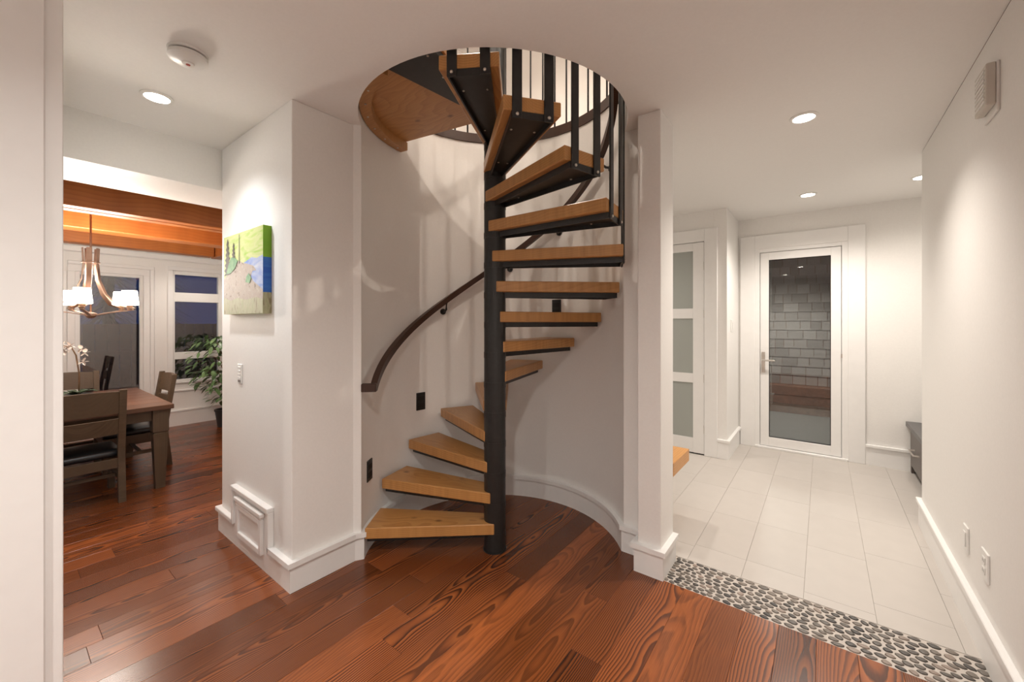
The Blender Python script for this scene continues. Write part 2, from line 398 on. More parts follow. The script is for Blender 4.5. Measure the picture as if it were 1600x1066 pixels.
# ------------------------------------------------------------------ walls
bm = bm_new(); b_arc(bm, C, RW, RW + 0.10, A_R, A_L, 0.0, CEIL, 80)
struct(obj('wall_stairwell', bm, 'wall', autos=30), 'curved white wall wrapping round the spiral stair', 'wall')
YP, XP = 0.925, -2.092
def rimpt(a, r): return (C[0] + r * math.cos(R(a)), C[1] + r * math.sin(R(a)))
bm = bm_new(); b_prism(bm, [(-3.068, YP), (XP, YP), (XP, 1.262), rimpt(A_L, RW), rimpt(A_L - 1, RW + 0.02)] + [rimpt(A_L - 1 - 6 * k, RW + 0.03) for k in range(1, 7)] + [(-3.068, rimpt(A_L - 37, RW)[1])], 0, CEIL)
struct(obj('wall_pillar', bm, 'wall', bevel=0.003), 'white wall pillar carrying the landscape painting', 'wall')
XS = C[0] + RW * math.cos(R(A_R)); YS = C[1] + RW * math.sin(R(A_R))
bm = bm_new(); b_prism(bm, [(XS, YS), (-0.79, YS), (-0.79, 2.14), (-0.668, 2.14), (-0.668, 2.36), (-0.93, 2.36), (XS - 0.02, 2.33)], 0, CEIL)
struct(obj('wall_post', bm, 'wall', bevel=0.003), 'white wall end post between stair and entry hall', 'wall')
struct(box('wall_right', 0.515, 0.66, -2.6, 3.725, 0, CEIL, 'wall', bevel=0.003), 'long plain white wall with two outlet plates', 'wall')
struct(box('wall_recess', 1.22, 1.32, 3.6, 5.06, 0, CEIL, 'wall'), 'white end wall of the bench recess', 'wall')
struct(box('wall_recess_side', 0.66, 1.3, 3.62, 3.725, 0, CEIL, 'wall'), 'white side wall of the bench recess', 'wall')
# near left wall end
bm = bm_new(); b_prism(bm, [(-1.64, -2.6), (-1.64, 0.094), (-1.652, 0.094), (-1.652, 0.1285), (-3.2, 0.1285), (-3.2, -0.2), (-1.9, -0.2), (-1.9, -2.6)], 0, CEIL)
struct(obj('wall_left', bm, 'trim', bevel=0.002), 'white wall end at the dining room opening', 'wall')
struct(box('wall_behind', -1.9, 0.66, -2.7, -2.6, 0, CEIL, 'wall'), 'plain wall at the end of the hall', 'wall')
# entry hall
DW = 5.05
bm = bm_new()
for b_ in ((-0.735, -0.60), (0.215, 1.3)): b_box(bm, b_[0], b_[1], DW, DW + 0.12, 0, CEIL)
b_box(bm, -0.60, 0.215, DW, DW + 0.12, 2.13, CEIL)
struct(obj('wall_entry', bm, 'wall'), 'pale wall holding the glazed entry door', 'wall')
struct(box('wall_jog', -0.85, -0.735, 4.385, DW + 0.12, 0, CEIL, 'wall', bevel=0.002), 'short white wall beside the entry door', 'wall')
bm = bm_new(); b_box(bm, -0.945 + 0.02, -0.85, 4.385, 4.5, 0, CEIL); b_box(bm, -2.6, -0.925, 4.385, 4.5, 2.15, CEIL); b_box(bm, -2.6, -1.66, 4.385, 4.5, 0, 2.15)
struct(obj('wall_closet', bm, 'wall'), 'pale wall holding the frosted panel door', 'wall')
struct(box('wall_closet_back', -1.7, -0.9, 4.9, 5.0, 0, CEIL, 'wall'), 'back wall behind the frosted door', 'wall')
struct(box('wall_hall_end', -2.7, -2.6, 2.3, 4.5, 0, CEIL, 'wall'), 'end wall of the hall behind the stair', 'wall')
struct(box('wall_stair_back', -2.7, -2.36, 2.2, 2.36, 0, CEIL, 'wall'), 'wall behind the stairwell', 'wall')
# dining room shell
SOF = 2.187
struct(box('wall_header', -3.20, -3.08, -1.3, YP + 0.6, SOF, CEIL, 'wall'), 'white header over the dining room opening', 'wall')
struct(box('trim_soffit', -3.58, -3.20, -1.3, 3.5, SOF, SOF + 0.03, 'ceil'), 'white soffit edging the timber ceiling', 'ceiling')
XWIN = -6.6
def wallwithholes(name, holes, label):
    bm = bm_new(); ys = sorted({-1.3, 3.5, *[h[0] for h in holes], *[h[1] for h in holes]})
    for a, b_ in zip(ys, ys[1:]):
        hh = [h for h in holes if h[0] <= a + 1e-6 and h[1] >= b_ - 1e-6]
        if not hh: b_box(bm, XWIN - 0.14, XWIN, a, b_, 0, 2.45)
        else:
            z = 0
            for h in sorted(hh, key=lambda q: q[2]):
                if h[2] > z: b_box(bm, XWIN - 0.14, XWIN, a, b_, z, h[2])
                z = h[3]
            b_box(bm, XWIN - 0.14, XWIN, a, b_, z, 2.45)
    return struct(obj(name, bm, 'wall'), label, 'wall')
wallwithholes('wall_window', [(0.60, 1.17, 0.02, 1.905), (1.455, 1.985, 0.57, 2.0), (-0.62, -0.05, 0.02, 1.905)], 'cream dining room wall with glazed door and windows')
struct(box('wall_dining_far', -6.75, -3.07, 3.5, 3.6, 0, 2.45, 'wall'), 'far side wall of the dining room', 'wall')
struct(box('wall_dining_side', -6.75, -3.2, -1.4, -1.3, 0, 2.45, 'wall'), 'near side wall of the dining room', 'wall')
struct(box('wall_dining_inner', -3.2, -3.068, 1.75, 3.5, 0, 2.45, 'wall'), 'inner wall of the dining room', 'wall')
struct(box('ceiling_dining_soffit', XWIN, -5.78, -1.3, 3.5, 2.19, 2.24, 'ceil'), 'white perimeter ceiling above the dining windows', 'ceiling')
# timber ceiling boards + beams
tc_ = struct(box('ceiling_timber', -5.9, -3.4, -1.3, 3.5, 2.47, 2.50, 'beam'), 'wood board ceiling over the dining table', 'ceiling')
bm = bm_new(); b_box(bm, -1.25, 1.25, -0.066, 0.066, -0.012, 0.0); bme = mesh_of(bm, 'ceiling_board', 'beam', 0.003)
for i in range(36): link('ceiling_board', bme, tc_, (-4.65, -1.23 + 0.1335 * i, 2.47))
def beam_y(x0, wd, label, y1):
    bm = bm_new(); b_box(bm, -wd / 2, wd / 2, -2.5, 0, -0.20, 0.2)
    o = obj('ceiling_beam', bm, 'beam', None, 0.006, loc=(x0 - wd / 2, y1, 2.298)); return tag(o, label, 'beam', 'timber ceiling beams')
beam_y(-3.87, 0.10, 'fir ceiling beam of the front pair, next to the white soffit', 1.62)
beam_y(-3.985, 0.10, 'fir ceiling beam of the front pair, on its dining table side', 1.62)
beam_y(-4.74, 0.20, 'brightly lit fir ceiling beam behind the chandelier rod', 1.62)
beam_y(-5.62, 0.16, 'fir ceiling beam along the white window-side ceiling', 1.62)
bm = bm_new(); b_box(bm, -1.13, 1.13, -0.1, 0.1, -0.2, 0.2)
tag(obj('ceiling_beam', bm, 'beam', None, 0.006, loc=(-4.65, 1.73, 2.292)), 'fir cross beam closing the ends of the other beams', 'beam', 'timber ceiling beams')
# crown and dado on window wall
struct(box('trim_crown', XWIN, XWIN + 0.05, -1.3, 3.5, 2.12, 2.19, 'trim', bevel=0.01), 'white crown strip above the windows', 'trim')
struct(box('trim_dado', XWIN, XWIN + 0.025, 1.28, 3.5, 0.44, 0.465, 'trim', bevel=0.004), 'white dado ledge under the window', 'trim')
def baseboard(name, path, label, h0=0.128, cap=0.026, proj=0.016, capproj=0.03, closed=False):
    """path: plan points, room side to the LEFT of travel"""
    o_root = sroot(name, label, 'baseboard')
    n = len(path)
    def offs(d):
        out = []
        for i, p in enumerate(path):
            p = Vector(p); t0 = (p - Vector(path[i - 1])).normalized() if i else None; t1 = (Vector(path[i + 1]) - p).normalized() if i < n - 1 else None
            if t0 is None: t0 = t1
            if t1 is None: t1 = t0
            n0 = Vector((-t0.y, t0.x)); n1 = Vector((-t1.y, t1.x)); b_ = (n0 + n1); L = b_.length
            b_ = b_ / L; k = d / max(0.3, b_.dot(n0)); out.append(p + b_ * k)
        return out
    for nm, pr, z0, z1 in (('board', proj, 0.0, h0), ('cap_moulding', capproj, h0, h0 + cap)):
        A = [Vector(p) for p in path]; B = offs(pr); bm = bm_new(); secs = []
        for a, b_ in zip(A, B): secs.append([bm.verts.new((a.x, a.y, z0)), bm.verts.new((b_.x, b_.y, z0)), bm.verts.new((b_.x, b_.y, z1)), bm.verts.new((a.x, a.y, z1))])
        for s, t in zip(secs, secs[1:]):
            for k in range(4): bm.faces.new((s[k], s[(k + 1) % 4], t[(k + 1) % 4], t[k]))
        bm.faces.new(secs[0]); bm.faces.new(secs[-1][::-1])
        obj(nm, bm, 'trim', o_root, 0.003 if nm == 'cap_moulding' and n < 8 else 0)
    return o_root
def arcpts(a0, a1, n, r=RW): return [(C[0] + r * math.cos(R(a0 + (a1 - a0) * i / n)), C[1] + r * math.sin(R(a0 + (a1 - a0) * i / n))) for i in range(n + 1)]
# room side left of travel
baseboard('baseboard_stair', [(-0.668, 2.36), (-0.668, 2.14), (-0.79, 2.14), (-0.79, YS), (XS, YS)] + arcpts(A_R + 2, A_L - 1, 48) + [(XP, 1.262), (XP, YP), (-2.31, YP)], 'white baseboard sweeping round the post, curved wall and pillar')
baseboard('baseboard_pillar', [(-2.81, YP), (-3.068, YP), (-3.068, 1.75)], 'short white baseboard at the dining side of the pillar')
baseboard('baseboard_right', [(0.515, -2.6), (0.515, 3.725), (0.60, 3.725)], 'tall white baseboard along the long plain wall', 0.155, 0.028, 0.014, 0.026)
baseboard('baseboard_entry', [(0.64, DW), (0.321, DW)], 'white baseboard between entry door and drawer bench', 0.165, 0.026)
baseboard('baseboard_jog', [(-0.735, DW), (-0.735, 4.385), (-0.818, 4.385)], 'white baseboard between the two hall doors', 0.165, 0.026)
baseboard('baseboard_window', [(XWIN, 3.5), (XWIN, 1.28)], 'white baseboard below the dining window', 0.18, 0.025)
# vent cover let into the pillar baseboard
v = thing('vent_cover', 'white raised-panel vent cover stepping up from the pillar baseboard', 'vent cover', (-2.56, YP, 0))
bm = bm_new(); b_box(bm, -0.25, 0.25, -0.016, 0, 0, 0.335); obj('back_board', bm, 'trim', v)
bm = bm_new(); b_box(bm, -0.262, 0.262, -0.034, 0, 0.335, 0.36); b_box(bm, -0.262, -0.238, -0.03, -0.0, 0.128, 0.335); b_box(bm, 0.238, 0.262, -0.03, 0, 0.128, 0.335); obj('cap_moulding', bm, 'trim', v, 0.003)
bm = bm_new(); b_box(bm, -0.19, 0.19, -0.040, -0.016, 0.29, 0.312); b_box(bm, -0.178, 0.178, -0.034, -0.016, 0.275, 0.29); obj('panel_ledge', bm, 'trim', v, 0.003)
bm = bm_new()
for q in ((-0.178, -0.146, 0.085, 0.275), (0.146, 0.178, 0.085, 0.275), (-0.146, 0.146, 0.245, 0.275), (-0.146, 0.146, 0.085, 0.115)): b_box(bm, q[0], q[1], -0.034, -0.016, q[2], q[3])
obj('panel_frame', bm, 'trim', v, 0.003)
bm = bm_new(); b_box(bm, -0.146, 0.146, -0.023, -0.016, 0.115, 0.245); obj('panel', bm, 'trim', v)

# ------------------------------------------------------------------ spiral staircase
RIS, STEP, WID, RT, TH0 = 0.175, 21.1546, 19.937, 0.7376, 247.54
stair = thing('spiral_staircase', 'spiral staircase of thick wooden treads on a black steel pole', 'staircase', (C[0], C[1], 0))
bm = bm_new(); b_tube(bm, [(0, 0, 0), (0, 0, 3.62)], 0.0635, 40); obj('pole', bm, 'steel', stair, autos=40)
bm = bm_new(); b_lathe(bm, [(0.0, 0.0), (0.070, 0.0), (0.070, 0.006), (0.0, 0.006)], seg=32); obj('base_plate', bm, 'steel', stair, autos=40)
TO = RT * math.cos(R(WID / 2)); HO = RT * math.sin(R(WID / 2)); HI = 0.068; TT = 0.062
def tread_poly(inset=0.0, t0=-0.0, t1=None):
    t1 = TO - inset if t1 is None else t1
    def hw(t): return HI + (HO - HI) * t / TO - inset
    return [(t0, -hw(t0)), (t1, -hw(t1)), (t1, hw(t1)), (t0, hw(t0))]
bm = bm_new(); b_prism(bm, tread_poly(), -TT, 0.0); tread_me = mesh_of(bm, 'tread', 'tread', 0.004)
bm = bm_new()
P = tread_poly(0.036, 0.0, TO - 0.0005); b_prism(bm, P, -TT - 0.008, -TT)
hwI, hwO = abs(P[0][1]), abs(P[1][1])
for s in (-1, 1):   # side flanges
    b_prism(bm, [(0.03, s * hwI), (P[1][0], s * hwO), (P[1][0], s * (hwO - 0.007)), (0.03, s * (hwI - 0.007))][::(1 if s < 0 else -1)], -TT - 0.030, -TT - 0.008)
b_box(bm, P[1][0] - 0.007, P[1][0], -hwO, hwO, -TT - 0.030, -TT - 0.008)
b_prism(bm, [(math.cos(k * math.pi / 10) * 0.0655, math.sin(k * math.pi / 10) * 0.0655) for k in range(20)], -TT - 0.034, -TT)
pan_me = mesh_of(bm, 'steel_pan', 'steel')
def bolt_mesh(r, h):
    bm = bm_new(); b_lathe(bm, [(0, 0), (r, 0), (r * 0.9, h * 0.6), (r * 0.5, h), (0, h)], seg=10); return mesh_of(bm, 'bolt', 'bolt', smooth=True)
bolt_me = bolt_mesh(0.0075, 0.006); bolt_s = bolt_mesh(0.006, 0.004)
BW, BT = 0.042, 0.009
zrail = lambda a_from0: 0
bal_cache = {}
for i in range(1, 15):
    mid = TH0 - STEP * i - WID / 2
    t = link('tread', tread_me, stair, (0, 0, RIS * i), (0, 0, R(mid)))
    link('steel_pan', pan_me, t)
    for (bx, by) in ((0.20, -0.025), (0.20, 0.025), (0.58, -0.055), (0.58, 0.055)):
        link('bolt', bolt_s, t, (bx, by, -TT - 0.008), (R(180), 0, 0))
    if i >= 10:
        for s in (-1, 1):
            yb = s * (HO - 0.058)
            # s=+1 is the lower (front) side: angle grows backwards
            top = 0.93 + RIS * (-s) * 0.25
            key = round(top, 3)
            if key not in bal_cache:
                bm = bm_new(); b_box(bm, 0, BT, -BW / 2, BW / 2, -TT - 0.034, top); bal_cache[key] = mesh_of(bm, 'baluster', 'steel', 0.0015)
            ca, sa = math.cos(R(mid)), math.sin(R(mid))
            p = (TO * ca - yb * sa, TO * sa + yb * ca, RIS * i)
            b_ = link('baluster', bal_cache[key], stair, p, (0, 0, R(mid)))
            link('bolt', bolt_me, b_, (BT, 0, -TT - 0.017), (0, R(90), 0))
# inner rail on the balusters
def helix(a0, a1, zf, r, n): return [(r * math.cos(R(a0 + (a1 - a0) * k / n)), r * math.sin(R(a0 + (a1 - a0) * k / n)), zf(a0 + (a1 - a0) * k / n)) for k in range(n + 1)]
def b_ribbon(bm, pts, w, h):
    """rectangular bar swept along pts around the origin axis: w radial, h vertical"""
    secs = []
    for x, y, z in pts:
        d = Vector((x, y, 0)).normalized()
        secs.append([bm.verts.new(Vector((x, y, z)) + d * a + Vector((0, 0, b_))) for a, b_ in ((-w / 2, -h / 2), (w / 2, -h / 2), (w / 2, h / 2), (-w / 2, h / 2))])
    for s, t in zip(secs, secs[1:]):
        for k in range(4): bm.faces.new((s[k], s[(k + 1) % 4], t[(k + 1) % 4], t[k]))
    bm.faces.new(secs[0]); bm.faces.new(secs[-1][::-1])
a10 = TH0 - STEP * 10 - WID / 2; 
zr = lambda a: RIS * 10 + 0.935 + (a10 - a) * RIS / STEP
bm = bm_new(); b_ribbon(bm, helix(a10 + 8, a10 - STEP * 4 - 10, zr, 0.722, 40), 0.045, 0.03); obj('stair_rail', bm, 'rail', stair)
# landing
LZ = 2.605; LU = 2.548
a_s, a_e = 247.54 - STEP * 15 + 360, 189.5   # sector from next to tread 14 to the far edge (clockwise)
def sector(r0, r1, a0, a1, n):
    return [(r1 * math.cos(R(a0 + (a1 - a0) * k / n)), r1 * math.sin(R(a0 + (a1 - a0) * k / n))) for k in range(n + 1)] + ([(r0 * math.cos(R(a1 + (a0 - a1) * k / 6)), r0 * math.sin(R(a1 + (a0 - a1) * k / 6))) for k in range(7)])
bm = bm_new(); b_prism(bm, sector(0.062, 0.752, a_e, a_s - 2, 30)[::1], LU, LZ)
lan = obj('landing', bm, 'tread', stair, 0.003)
bm = bm_new(); b_prism(bm, sector(0.066, 0.735, a_s - 26, a_s - 3, 10), LU - 0.03, LU); obj('steel_pan', bm, 'steel', lan)
bm = bm_new(); b_arc(bm, (0, 0), 0.69, 0.752, a_e - 1, a_s - 27, LU - 0.052, LU, 28); led = obj('curved_ledger', bm, 'tread', lan, autos=30)
for k in range(6):
    a = a_e + 4 + k * 11
    link('bolt', bolt_s, lan, (0.72 * math.cos(R(a)), 0.72 * math.sin(R(a)), LU - 0.052), (R(180), 0, 0))
for k, (rr_, aa) in enumerate(((0.5, a_s - 10), (0.3, a_s - 14), (0.66, a_s - 7))): link('bolt', bolt_s, lan, (rr_ * math.cos(R(aa)), rr_ * math.sin(R(aa)), LU - 0.03), (R(180), 0, 0))

# wall handrail
hr = thing('handrail', 'dark brown wooden handrail spiralling up the curved wall', 'handrail', (C[0], C[1], 0.9))
zh = lambda a: 0.974 - 0.9 + (224.1 - a) * 0.00833
bm = bm_new(); b_ribbon(bm, helix(224.5, 10, zh, 0.69, 110), 0.036, 0.046); obj('rail', bm, 'rail', hr, 0.0, autos=30)
bm = bm_new(); d0 = Vector((math.cos(R(224.5)), math.sin(R(224.5)))); t0 = Vector((-d0.y, d0.x)); z0 = zh(224.5)
q = [d0 * 0.672, d0 * 0.755, d0 * 0.755 + t0 * 0.036, d0 * 0.672 + t0 * 0.036]; b_prism(bm, [(p.x, p.y) for p in q], z0 - 0.026, z0 + 0.020); obj('wall_return', bm, 'rail', hr, 0.003)
for a in (160.9, 121.0, 90.8, 52.0):
    z = zh(a); ca, sa = math.cos(R(a)), math.sin(R(a))
    bm = bm_new(); b_tube(bm, [(0.752 * ca, 0.752 * sa, z - 0.085), (0.72 * ca, 0.72 * sa, z - 0.085), (0.695 * ca, 0.695 * sa, z - 0.07), (0.69 * ca, 0.69 * sa, z - 0.022)], 0.008, 8)
    b_tube(bm, [(0.757 * ca, 0.757 * sa, z - 0.085), (0.749 * ca, 0.749 * sa, z - 0.085)], 0.022, 16)
    o = obj('bracket', bm, 'steel', hr, autos=40)
    link('bolt', bolt_s, o, (0.7125 * ca, 0.7125 * sa, z - 0.082), (0, R(-90), R(a)))
# black step lights set in the curved wall
for a, z, lab in ((174.8, 0.767, 'black step light in curved wall above the third and fourth treads'), (215.0, 0.448, 'black step light in curved wall just above the second tread'), (92.5, 1.44, 'black step light in curved wall, highest of the three')):
    s = thing('step_light', lab, 'step light', (C[0] + (RW - 0.001) * math.cos(R(a)), C[1] + (RW - 0.001) * math.sin(R(a)), z - 0.06), R(a), 'step lights in the stair wall')
    bm = bm_new(); b_box(bm, -0.006, 0.008, -0.037, 0.037, 0, 0.125); obj('face_plate', bm, 'steel', s, 0.002)
    bm = bm_new(); b_box(bm, -0.0085, -0.006, -0.026, 0.026, 0.022, 0.052); b_box(bm, -0.0085, -0.006, -0.026, 0.026, 0.070, 0.10); obj('louvre', bm, 'dark', s)

# ------------------------------------------------------------------ upper storey
bm = bm_new(); b_arc(bm, C, RW - 0.012, RW + 0.05, -100, 188, UP - 0.055, UP + 0.012, 96)
struct(obj('trim_ring', bm, 'rail', autos=30), 'dark wood nosing ring round the upper floor opening', 'trim')
g = thing('guard_railing', 'upstairs guard of thin black rods around the stair opening', 'railing', (C[0], C[1], UP + 0.012))
bm = bm_new(); b_tube(bm, [(0, 0, 0), (0, 0, 0.93)], 0.0065, 8); rod = mesh_of(bm, 'rod', 'steel', smooth=True)
for k in range(40):
    a = -96.15 + 7.35 * k - 0.6
    if a > 186: break
    link('rod', rod, g, (0.772 * math.cos(R(a)), 0.772 * math.sin(R(a)), 0))
bm = bm_new(); b_ribbon(bm, helix(-100, 188, lambda a: 0.945, 0.772, 60), 0.05, 0.035); obj('top_rail', bm, 'rail', g)
struct(box('wall_upper_back', -4.2, 1.2, 4.6, 4.7, UP, 5.3, 'wall'), 'upper storey back wall', 'wall')
struct(box('wall_upper_left', -4.3, -4.2, -1.4, 4.7, UP, 5.3, 'wall'), 'upper storey left wall', 'wall')
struct(box('wall_upper_right', 1.2, 1.3, -1.4, 4.7, UP, 5.3, 'wall'), 'upper storey right wall', 'wall')
struct(box('wall_upper_front', -4.2, 1.2, -1.5, -1.4, UP, 5.3, 'wall'), 'upper storey front wall', 'wall')
bm = bm_new(); b_box(bm, -4.3, 1.3, -1.5, 4.7, 5.3, 5.36); struct(obj('ceiling_upper', bm, 'ceil'), 'upper storey ceiling', 'ceiling')
bm = bm_new(); b_box(bm, 0.515, 1.3, -1.5, 4.7, UP - 0.03, UP); b_box(bm, -4.3, -3.08, -1.5, 4.7, UP - 0.03, UP); struct(obj('floor_upper', bm, 'floor'), 'upper storey floor edge', 'floor')

# ------------------------------------------------------------------ downlights
def downlight(x, y, z, label, power, col=WARM, r=0.05, cone=150, blend=1.0, group='recessed downlights'):
    t = thing('downlight', label, 'downlight', (x, y, z), 0, group)
    bm = bm_new(); b_lathe(bm, [(r * 0.98, 0.0), (r * 1.3, 0.0), (r * 1.3, -0.004), (r * 1.0, -0.008), (r * 0.98, 0.0)], seg=32); obj('trim_ring', bm, 'plastic', t, autos=30)
    bm = bm_new(); b_lathe(bm, [(r * 0.98, -0.002), (r * 0.75, -0.0005), (0, -0.0005)], seg=32); obj('lens', bm, 'bulb', t)
    L = bpy.data.lights.new('lamp', 'SPOT'); L.energy = power; L.color = col; L.spot_size = R(cone); L.spot_blend = blend; L.shadow_soft_size = r * 0.8
    o = bpy.data.objects.new('lamp', L); COL.objects.link(o); o.parent = t; o.location = (0, 0, -0.02)
    return t
downlight(-2.60, 0.512, CEIL, 'lit recessed downlight beside the smoke detector', P_HALL * 0.55, COOL, cone=124)
downlight(-0.08, 2.70, CEIL, 'lit recessed downlight over the pebble strip end of the hall', P_HALL * 0.9, WARM, cone=122)
downlight(-0.10, 4.36, CEIL, 'lit recessed downlight in front of the entry door', P_HALL * 0.95, WARM, cone=140)
downlight(0.605, 4.36, CEIL, 'lit recessed downlight over the drawer bench', P_HALL * 0.4, WARM)
downlight(-0.35, 0.15, CEIL, 'added unseen fill lamp in the hall ceiling above the plank floor', P_HALL * 1.25, NEUT)  # fill light added out of view to brighten the hall, fixture included
downlight(-0.7, -1.3, CEIL, 'added unseen fill lamp behind the camera at the end of the hall', P_HALL * 1.6, NEUT)  # stronger fill added behind the camera, lifts the walls and ceiling
downlight(-6.1, 1.65, 2.19, 'small lit downlight above the dining window', P_DIN * 0.25, WARM, 0.035)
downlight(-1.7, 3.4, CEIL, 'recessed downlight over the wooden hall bench', P_HALL * 0.6, WARM)
for x, y, wh in ((0.75, 1.9, 'on the entry hall side of the stair'), (0.4, -0.3, 'over the corner of hall and plank floor'), (-1.2, -0.5, 'on the plank floor side of the stair'), (-2.9, 2.9, 'on the dining room side of the stair')):
    downlight(x, y, 5.3, 'upper storey downlight ' + wh, P_UP, UPC, 0.03, 150, 0.9, 'upstairs downlights')

# ------------------------------------------------------------------ entry door
d1 = sroot('door_1', 'white entry door with one tall glass pane and lever handle', 'door')
XL, XR = -0.527, 0.145
bm = bm_new()
b_box(bm, -0.714, -0.575, DW - 0.022, DW, 0, 2.26); b_box(bm, 0.195, 0.321, DW - 0.022, DW, 0, 2.26); b_box(bm, -0.575, 0.195, DW - 0.022, DW, 2.115, 2.26); obj('casing', bm, 'trim', d1, 0.003)
bm = bm_new()
b_box(bm, -0.60, XL - 0.004, DW - 0.012, DW + 0.12, 0, 2.13); b_box(bm, XR + 0.004, 0.215, DW - 0.012, DW + 0.12, 0, 2.13); b_box(bm, XL - 0.004, XR + 0.004, DW - 0.012, DW + 0.12, 2.078, 2.13); obj('jamb', bm, 'trim', d1, 0.002)
bm = bm_new(); b_box(bm, -0.575, 0.195, DW - 0.03, DW + 0.12, 0, 0.022); obj('threshold', bm, 'trim', d1, 0.003)
gx0, gx1, gz0, gz1 = -0.45, 0.066, 0.12, 1.995
bm = bm_new()
b_box(bm, XL, gx0, DW, DW + 0.045, 0.026, 2.074); b_box(bm, gx1, XR, DW, DW + 0.045, 0.026, 2.074); b_box(bm, gx0, gx1, DW, DW + 0.045, 0.026, gz0); b_box(bm, gx0, gx1, DW, DW + 0.045, gz1, 2.074)
leaf = obj('door_leaf', bm, 'trim', d1, 0.002)
bm = bm_new(); b_box(bm, gx0, gx1, DW + 0.018, DW + 0.026, gz0, gz1); obj('glass_pane', bm, 'glass', leaf)
bm = bm_new()
for q in ((gx0, gx0 + 0.006, gz0, gz1), (gx1 - 0.006, gx1, gz0, gz1), (gx0, gx1, gz0, gz0 + 0.006), (gx0, gx1, gz1 - 0.006, gz1)): b_box(bm, q[0], q[1], DW + 0.008, DW + 0.018, q[2], q[3])
obj('glazing_gasket', bm, 'dark', leaf)
bm = bm_new(); b_box(bm, -0.515, -0.483, DW - 0.012, DW, 0.80, 1.02); h_ = obj('lock_plate', bm, 'chrome', leaf, 0.003)
bm = bm_new(); b_tube(bm, [(-0.50, DW - 0.01, 0.935), (-0.50, DW - 0.05, 0.935), (-0.485, DW - 0.055, 0.935), (-0.39, DW - 0.055, 0.932)], 0.009, 10); obj('lever_handle', bm, 'chrome', h_, autos=40)
bm = bm_new(); b_lathe(bm, [(0, 0.0), (0.011, 0.0), (0.011, 0.008), (0, 0.008)], seg=14); obj('lock_cylinder', bm, 'bolt', h_, loc=(-0.50, DW - 0.012, 0.845), rot=(R(90), 0, 0))
bm = bm_new(); b_box(bm, XR - 0.002, XR + 0.008, DW - 0.014, DW + 0.0, 0.99, 1.03); obj('strike', bm, 'chrome', d1)

# frosted door
d2 = sroot('door_2', 'white door with three frosted glass panes stacked vertically', 'door')
YD = 4.385; dx0, dx1 = -1.64, -0.94
bm = bm_new(); b_box(bm, -0.936, -0.818, YD - 0.02, YD, 0, 2.27); b_box(bm, -1.76, -1.644, YD - 0.02, YD, 0, 2.27); b_box(bm, -1.644, -0.936, YD - 0.02, YD, 2.146, 2.27); obj('casing', bm, 'trim', d2, 0.003)
bm = bm_new(); sx0, sx1 = dx0 + 0.10, -1.045
b_box(bm, dx0, sx0, YD - 0.006, YD + 0.035, 0.012, 2.142); b_box(bm, sx1, dx1, YD - 0.006, YD + 0.035, 0.012, 2.142)
zs = ((0.16, 0.72), (0.815, 1.373), (1.475, 2.06))
for a, b_ in ((0.012, 0.16), (0.72, 0.815), (1.373, 1.475), (2.06, 2.142)): b_box(bm, sx0, sx1, YD - 0.006, YD + 0.035, a, b_)
lf2 = obj('door_leaf', bm, 'trim', d2, 0.002)
for a, b_ in zs:
    bm = bm_new(); b_box(bm, sx0, sx1, YD + 0.008, YD + 0.016, a, b_); obj('glass_pane', bm, 'frost', lf2)
for z in (0.26, 0.77, 1.42, 1.9):
    bm = bm_new(); b_tube(bm, [(-0.938, YD - 0.009, z - 0.04), (-0.938, YD - 0.009, z + 0.04)], 0.005, 8); obj('hinge', bm, 'chrome', lf2)
bm = bm_new(); b_box(bm, dx0, dx1, YD, YD + 0.03, 0.0, 0.012); obj('floor_gap', bm, 'dark', d2)

# ------------------------------------------------------------------ small wall fittings
def switch(name, label, cat, loc, rz, wd, ht, kind, group=None):
    """local: plate faces -y"""
    t = thing(name, label, cat, loc, rz, group)
    bm = bm_new(); b_box(bm, -wd / 2, wd / 2, -0.007, 0, -ht / 2, ht / 2); obj('face_plate', bm, 'plastic', t, 0.002)
    if kind == 'rocker':
        bm = bm_new(); b_box(bm, -0.016, 0.016, -0.011, -0.007, -0.033, 0.033); obj('rocker', bm, 'plastic', t, 0.001)
    elif kind == 'keypad':
        for k in range(4):
            bm = bm_new(); b_box(bm, -0.017, 0.017, -0.010, -0.007, -0.006 - 0.0 + 0.035 - k * 0.02, 0.008 + 0.035 - k * 0.02); obj('button', bm, 'plastic', t, 0.001)
        bm = bm_new(); b_box(bm, -0.017, 0.017, -0.0095, -0.007, -0.05, -0.036); obj('indicator', bm, 'grille', t)
    else:
        for s in (-1, 1):
            bm = bm_new(); b_box(bm, -0.016, 0.016, -0.0095, -0.007, s * 0.02 - 0.014, s * 0.02 + 0.014); o = obj('socket', bm, 'plastic', t, 0.002)
            bm = bm_new(); b_box(bm, -0.008, -0.006, -0.0099, -0.0095, s * 0.02 - 0.006, s * 0.02 + 0.006); b_box(bm, 0.006, 0.008, -0.0099, -0.0095, s * 0.02 - 0.006, s * 0.02 + 0.006); obj('slot', bm, 'dark', o)
    return t
switch('light_switch', 'white keypad light switch below the landscape painting', 'switch', (-2.755, YP, 1.03), 0, 0.065, 0.115, 'keypad')
switch('light_switch', 'white double switch plate on short wall beside entry door', 'switch', (-0.735, 4.64, 1.30), R(90), 0.12, 0.125, 'rocker')
switch('wall_plate', 'white wall plate on the long wall, nearer the drawer bench', 'outlet', (0.515, 2.68, 0.367), R(-90), 0.075, 0.115, 'rocker', 'plates low on the long wall')
switch('outlet', 'white double socket plate low on the long wall near the pebbles', 'outlet', (0.515, 2.41, 0.375), R(-90), 0.085, 0.115, 'outlet', 'plates low on the long wall')
